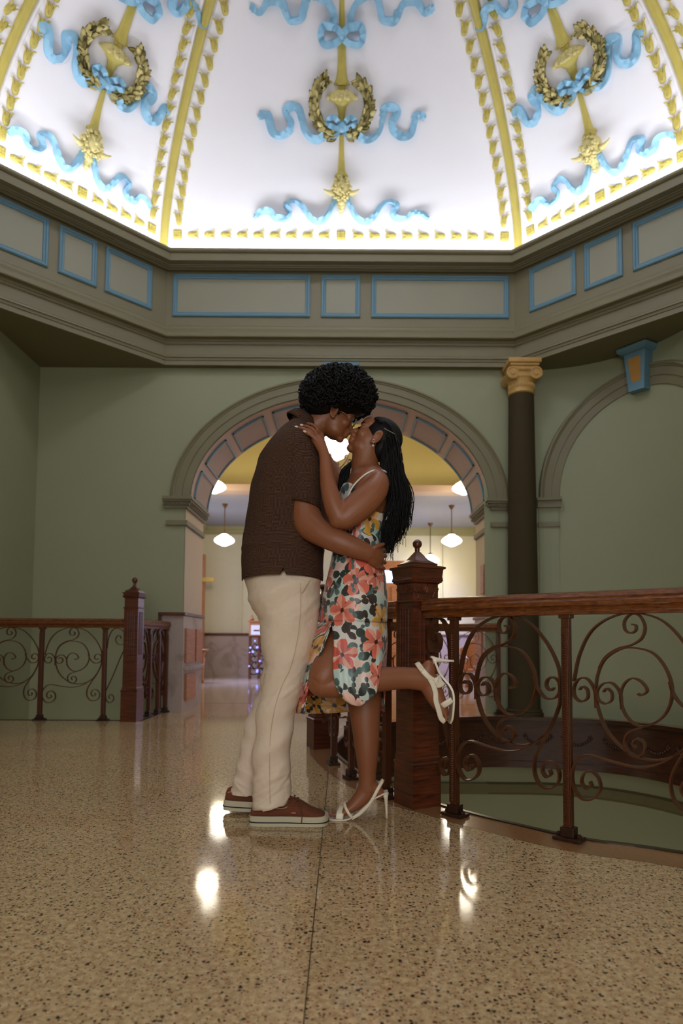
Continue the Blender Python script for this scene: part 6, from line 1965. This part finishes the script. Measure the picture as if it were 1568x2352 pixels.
for i, row in enumerate(grid):
    r_ = []
    for j, q in enumerate(row):
        p = at(q.x, q.y, q.z); f = i/(nr-1)
        wob = .006*f*sin(j*1.15+2*f)+.004*noise.noise(Vector((p.x*12, p.y*12, p.z*5+p.x*8)))
        r_.append(bm.verts.new(p+Vector((wob*.3, wob, 0))))
    V.append(r_)
bm.verts.index_update()
for i in range(nr-1):
    for j in range(len(V[0])-1): bm.faces.new((V[i][j], V[i][j+1], V[i+1][j+1], V[i+1][j]))
for i in range(nr):
    J0 = 13; nJ = len(V[i]); uu = V[i][J0].co.x; uv[V[i][J0].index] = (uu, V[i][J0].co.z)
    for j in range(J0+1, nJ): uu += (V[i][j].co-V[i][j-1].co).length; uv[V[i][j].index] = (uu, V[i][j].co.z)
    uu = V[i][J0].co.x
    for j in range(J0-1, -1, -1): uu -= (V[i][j].co-V[i][j+1].co).length; uv[V[i][j].index] = (uu, V[i][j].co.z)
sk = obj('skirt', bm, M_floral, dress, True); cyl_uv(sk.data, uv); md = sk.modifiers.new('thickness', 'SOLIDIFY'); md.thickness = .0022; md.offset = 0
# straps
bm = NB()
tube(bm, catmull([at(872, 1079, 2.53), at(856, 1081, 2.500), at(838, 1090, 2.495), at(818, 1108, 2.505), at(806, 1124, 2.50), at(797, 1145, 2.51)], 5), [(.0038, .0018)]*26, 6)
tube(bm, catmull([at(870, 1079, 2.53), at(884, 1083, 2.555), at(896, 1098, 2.575), at(900.5, 1122, 2.58), at(900, 1150, 2.58), at(895, 1174, 2.575), at(884, 1194, 2.56)], 5), [(.0040, .0018)]*31, 6)
obj('strap', bm, M_floral if False else mat('pale_satin', srgb(222, 220, 214), .4, noise_amt=0), dress, True)
# heels
def band_strip(bm, P, w, th=.0016, n=5):
    C = catmull([at(*p) for p in P], n); tube(bm, C, [(w/2, th)]*len(C), 8)
def heel_standing():
    s = obj('heeled_sandal', NB(), M_leather, wom); bm = NB(); rr = []
    so = [(752, 1879.5, .020), (762, 1879.5, .036), (780, 1879.5, .041), (800, 1878, .038), (818, 1868, .028), (836, 1852, .024), (855, 1836, .024), (872, 1826, .026), (886, 1820, .022), (890, 1818.5, .012)]
    for px, py, hw_ in interp_rows(so, 3):
        p = at(*F(px, py), yf_w); q = at(*F(px, py-3.5), yf_w)
        rr.append([Vector((p.x, yf_w-hw_, p.z)), Vector((p.x, yf_w+hw_, p.z)), Vector((q.x, yf_w+hw_, q.z)), Vector((q.x, yf_w-hw_, q.z))])
    rings(bm, rr); bmesh.ops.recalc_face_normals(bm, faces=bm.faces[:])
    bm.to_mesh(s.data); bm.free()
    bm = NB(); C = [at(*F(x, y), yf_w) for x, y in ((884, 1821), (886, 1834), (887, 1850), (887.5, 1866), (888, 1879.5))]
    tube(bm, C, [(.016, .017), (.0085, .011), (.006, .008), (.005, .006), (.005, .006)], 10); obj('heel', bm, M_leather, s, True)
    bm = NB()
    def lateral(P): band_strip(bm, P, .012)
    # toe band over the foot (wide) and diagonal strap, slingback
    for k in range(1):
        C = [Vector((at(*F(779, 1872), yf_w).x, yf_w-.041, at(*F(779, 1876), yf_w).z)), at(*F(781, 1862), yf_w)+Vector((0, -.034, 0)), at(*F(786, 1854), yf_w)+Vector((0, -.012, .002)), at(*F(787, 1853), yf_w)+Vector((0, .012, .002)), at(*F(782, 1862), yf_w)+Vector((0, .036, 0)), Vector((at(*F(779, 1872), yf_w).x, yf_w+.041, at(*F(779, 1876), yf_w).z))]
        tube(bm, catmull(C, 5), [(.0018, .0165)]*26, 8, ax=(1, 0, 0))
    C = [at(*F(809, 1874), yf_w)+Vector((0, -.036, 0)), at(*F(800, 1862), yf_w)+Vector((0, -.040, 0)), at(*F(793, 1850), yf_w)+Vector((0, -.028, 0)), at(*F(792, 1846), yf_w)+Vector((0, -.005, .004)), at(*F(800, 1850), yf_w)+Vector((0, .03, 0)), at(*F(810, 1866), yf_w)+Vector((0, .036, 0))]
    tube(bm, catmull(C, 5), [(.0062, .0018)]*26, 8, ax=(0, 1, 0))
    C = [at(*F(806, 1876), yf_w)+Vector((0, -.034, 0)), at(*F(828, 1862), yf_w)+Vector((0, -.033, 0)), at(*F(850, 1838), yf_w)+Vector((0, -.031, 0)), at(*F(865, 1812), yf_w)+Vector((0, -.028, 0)), at(*F(876, 1795), yf_w)+Vector((0, -.014, 0)), at(*F(879, 1792), yf_w)+Vector((0, .006, 0)), at(*F(866, 1810), yf_w)+Vector((0, .026, 0)), at(*F(850, 1838), yf_w)+Vector((0, .030, 0))]
    tube(bm, catmull(C, 5), [(.0072, .0018)]*36, 8, ax=(0, 1, 0))
    obj('sandal_straps', bm, M_leather, s, True)
heel_standing()
def heel_lifted():
    Y_ = 2.55; s = obj('heeled_sandal', NB(), M_leather, wom); bm = NB(); rr = []
    so = [(989, 1508, .014), (994, 1513, .024), (1000, 1528, .026), (1007, 1545, .025), (1018, 1560, .026), (1029, 1573, .032), (1036, 1588, .038), (1038, 1605, .041), (1037, 1630, .040), (1035, 1650, .034), (1032, 1661, .018)]
    R_ = interp_rows(so, 3)
    for i, (px, py, hw_) in enumerate(R_):
        a = R_[max(i-1, 0)]; b = R_[min(i+1, len(R_)-1)]; tx, ty = b[0]-a[0], b[1]-a[1]; l_ = math.hypot(tx, ty); nx, ny = ty/l_, -tx/l_
        p = at(px+nx*2.2, py+ny*2.2, Y_); q = at(px-nx*2.2, py-ny*2.2, Y_)
        rr.append([Vector((p.x, Y_-hw_, p.z)), Vector((p.x, Y_+hw_, p.z)), Vector((q.x, Y_+hw_, q.z)), Vector((q.x, Y_-hw_, q.z))])
    rings(bm, rr); bmesh.ops.recalc_face_normals(bm, faces=bm.faces[:]); bm.to_mesh(s.data); bm.free()
    bm = NB(); C = [at(x, y, Y_) for x, y in ((993, 1517), (1004, 1516), (1018, 1517.5), (1032, 1518), (1042, 1518.5))]
    tube(bm, C, [(.019, .018), (.010, .012), (.0065, .008), (.005, .006), (.0048, .006)], 10); obj('heel', bm, M_leather, s, True)
    bm = NB()
    def st(P, w, k=5):
        C = catmull([at(x, y, Y_+d) for x, y, d in P], k); tube(bm, C, [(w*.66, .0018)]*len(C), 8, ax=(0, 1, 0))
    st([(957, 1522, .0), (960, 1526, -.016), (970, 1540, -.034), (985, 1556, -.037), (998, 1563, -.034), (1012, 1556, -.029)], .017)
    st([(985, 1556, -.036), (994, 1572, -.037), (1000, 1592, -.037), (1001, 1610, -.037), (1007, 1630, -.036), (1013, 1650, -.033), (1022, 1658, -.028)], .0165)
    st([(998, 1564, -.036), (1006, 1568, -.034), (1014, 1562, -.030)], .036, 3)
    st([(1010, 1626, -.020), (1018, 1620, -.037), (1028, 1614, -.041), (1038, 1607, -.041)], .019)
    st([(1012, 1636, .02), (1020, 1622, .037), (1037, 1610, .041)], .016)
    st([(958, 1522, .0), (966, 1532, .028), (985, 1552, .034), (1006, 1552, .028)], .011)
    obj('sandal_straps', bm, M_leather, s, True)
    bm = NB(); c0 = at(967, 1536, Y_-.036)
    for a0, a1, b0, b1 in ((-.009, .009, .006, .009), (-.009, .009, -.009, -.006), (-.009, -.006, -.009, .009), (.006, .009, -.009, .009)):
        box(bm, a0, a1, -.002, .002, b0, b1, .0006, Matrix.Translation(c0) @ Matrix.Rotation(radians(35), 4, 'Y'))
    obj('buckle', bm, M_leather, s)
heel_lifted()
# earring
bm = NB(); e0 = at(857, 1010, 2.585)
tube(bm, [e0+Vector((.004*cos(a), 0, .006*sin(a)-.004)) for a in [i*pi/6 for i in range(13)]], .0010, 6); tube(bm, [e0+Vector((0, 0, -.009)), e0+Vector((-.001, 0, -.022))], .0012, 6)
er = obj('earring', bm, M_silver, wom, True); bm = NB(); blob(bm, e0+Vector((-.001, 0, -.025)), .0042, 2); obj('pearl', bm, M_pearl, er, True)
# long hair: scalp cap and wavy strands following guide curves
rnd = random.Random(21); bm = NB()
bt = NB(); blob(bt, (-.016, 0, .036), (.092, .079, .080), 4); blob(bt, (-.050, 0, -.004), (.052, .068, .072), 3)
bmesh.ops.transform(bt, matrix=MW, verts=bt.verts[:]); me_ = bpy.data.meshes.new('cap_tmp'); bt.to_mesh(me_); bt.free(); bm.from_mesh(me_); bpy.data.meshes.remove(me_)
for i in range(520):      # combed strands over the scalp
    la = rnd.uniform(-1, 1); off = rnd.uniform(1.0, 1.06); pts = []
    a0, a1 = rnd.uniform(.55, 1.1), rnd.uniform(2.7, 3.7)
    for k in range(12):
        a = a0+(a1-a0)*k/11; y_ = .080*sin(la*1.45)*(1-.12*sin(a)); rr_ = sqrt(max(.05, 1-(y_/.084)**2))*off
        pts.append(MW @ Vector((-.016+.094*cos(a)*rr_, y_*off+rnd.uniform(-.0008, .0008), .036+.082*sin(a)*rr_)))
    tube(bm, pts, rnd.uniform(.0016, .003), 4)
G = [[(862, 962), (886, 968), (903, 988), (914, 1028), (922, 1080), (936, 1130), (938, 1180), (930, 1225)],
     [(862, 960), (890, 978), (904, 1005), (909, 1050), (914, 1100), (926, 1150), (922, 1200), (910, 1255)],
     [(868, 975), (888, 990), (896, 1020), (900, 1060), (905, 1110), (910, 1160), (902, 1220), (896, 1285)],
     [(872, 990), (884, 1010), (886, 1040), (886, 1080), (898, 1120), (900, 1160), (888, 1220), (886, 1290)],
     [(880, 1015), (880, 1035), (876, 1060), (882, 1085), (897, 1115), (900, 1155), (882, 1210), (878, 1262)]]
G = [catmull([Vector((x, y, 0)) for x, y in g], 4) for g in G]
NG = len(G[0])
def strand(gp, Yo, wav, rad, end):
    i0 = int(gp); f = gp-i0; i1 = min(i0+1, len(G)-1); pts = []; rs = []
    ph, fr = rnd.uniform(0, 6.28), rnd.uniform(.45, .8)
    m = int(NG*end)
    dx = rnd.gauss(0, 1.0)
    for k in range(m):
        t_ = k/(NG-1); q = G[i0][k].lerp(G[i1][k], f)
        x = q.x+wav*t_*sin(k*fr+ph)+dx*(1+6*t_*t_); y = q.y+rnd.uniform(-.3, .3)
        Y = 2.655+Yo*(.35+.85*min(1, t_*2.2))+.010*t_*sin(k*fr*.8+ph*2)
        if t_ < .35: Y = 2.665+Yo*(.55+t_)
        pts.append(at(x, y, Y)); rs.append(rad*(1-.75*(k/(m-1))**2)+.0004)
    tube(bm, pts, rs, 4)
for i in range(950):
    strand(rnd.uniform(0, 3.999), rnd.uniform(-1, 1)*.085, rnd.uniform(2, 7), rnd.uniform(.0013, .0032), rnd.uniform(.78, 1.0))
for i in range(46):   # loose outer wisps
    strand(rnd.uniform(0, 3.9), rnd.uniform(-1, 1)*.09, rnd.uniform(5, 10), rnd.uniform(.0009, .0016), 1.0)
# near-side sweep from the hairline over the temple to behind the ear
for i in range(420):
    a = rnd.random(); b0 = rnd.uniform(-.006, .006)
    P = [(.062-.045*a, -.040-.040*a, .070-.062*a), (.016-.03*a, -.070-.010*a, .076-.056*a), (-.035, -.080, .055-.034*a), (-.072, -.070, .015-.02*a), (-.095, -.045, -.03)]
    pts = []
    for q in catmull([Vector(p) for p in P], 4):
        d = Vector(((q.x+.016)/.092, q.y/.079, (q.z-.036)/.080)); l_ = d.length; k_ = max(1, (1.03+rnd.uniform(0, .015))/l_) if l_ > .3 else 1
        pts.append(MW @ Vector((-.016+(q.x+.016)*k_+b0, q.y*k_, .036+(q.z-.036)*k_+b0)))
    tube(bm, pts, [.0024]*len(pts), 4)
# lock hanging on the far side in front of the neck
for i in range(130):
    a = rnd.random(); w_ = rnd.uniform(1, 3); ph = rnd.uniform(0, 6)
    P = [(828+a*6, 1030+a*8), (812-a*4+4, 1052), (803-18*(1-a), 1078+4*a), (797-18*(1-a)+w_*sin(ph), 1104), (793-16*(1-a), 1128+rnd.uniform(-6, 8)), (788-12*(1-a), 1150)]
    Yv = 2.74+rnd.uniform(-.02, .03)
    pts = [at(c_.x, c_.y, Yv) for c_ in catmull([Vector((x, y, 0)) for x, y in P], 4)]
    tube(bm, pts, [rnd.uniform(.0016, .003)]*len(pts), 4)
obj('hair', bm, M_hair, wom, True)
bm = NB()
for i in range(12):
    f = i/11; p = at(882+24*f, 984+13*f, 2.568+.012*f); blob(bm, p, .0022, 1)
obj('hair_clip', bm, M_silver, wom, True)
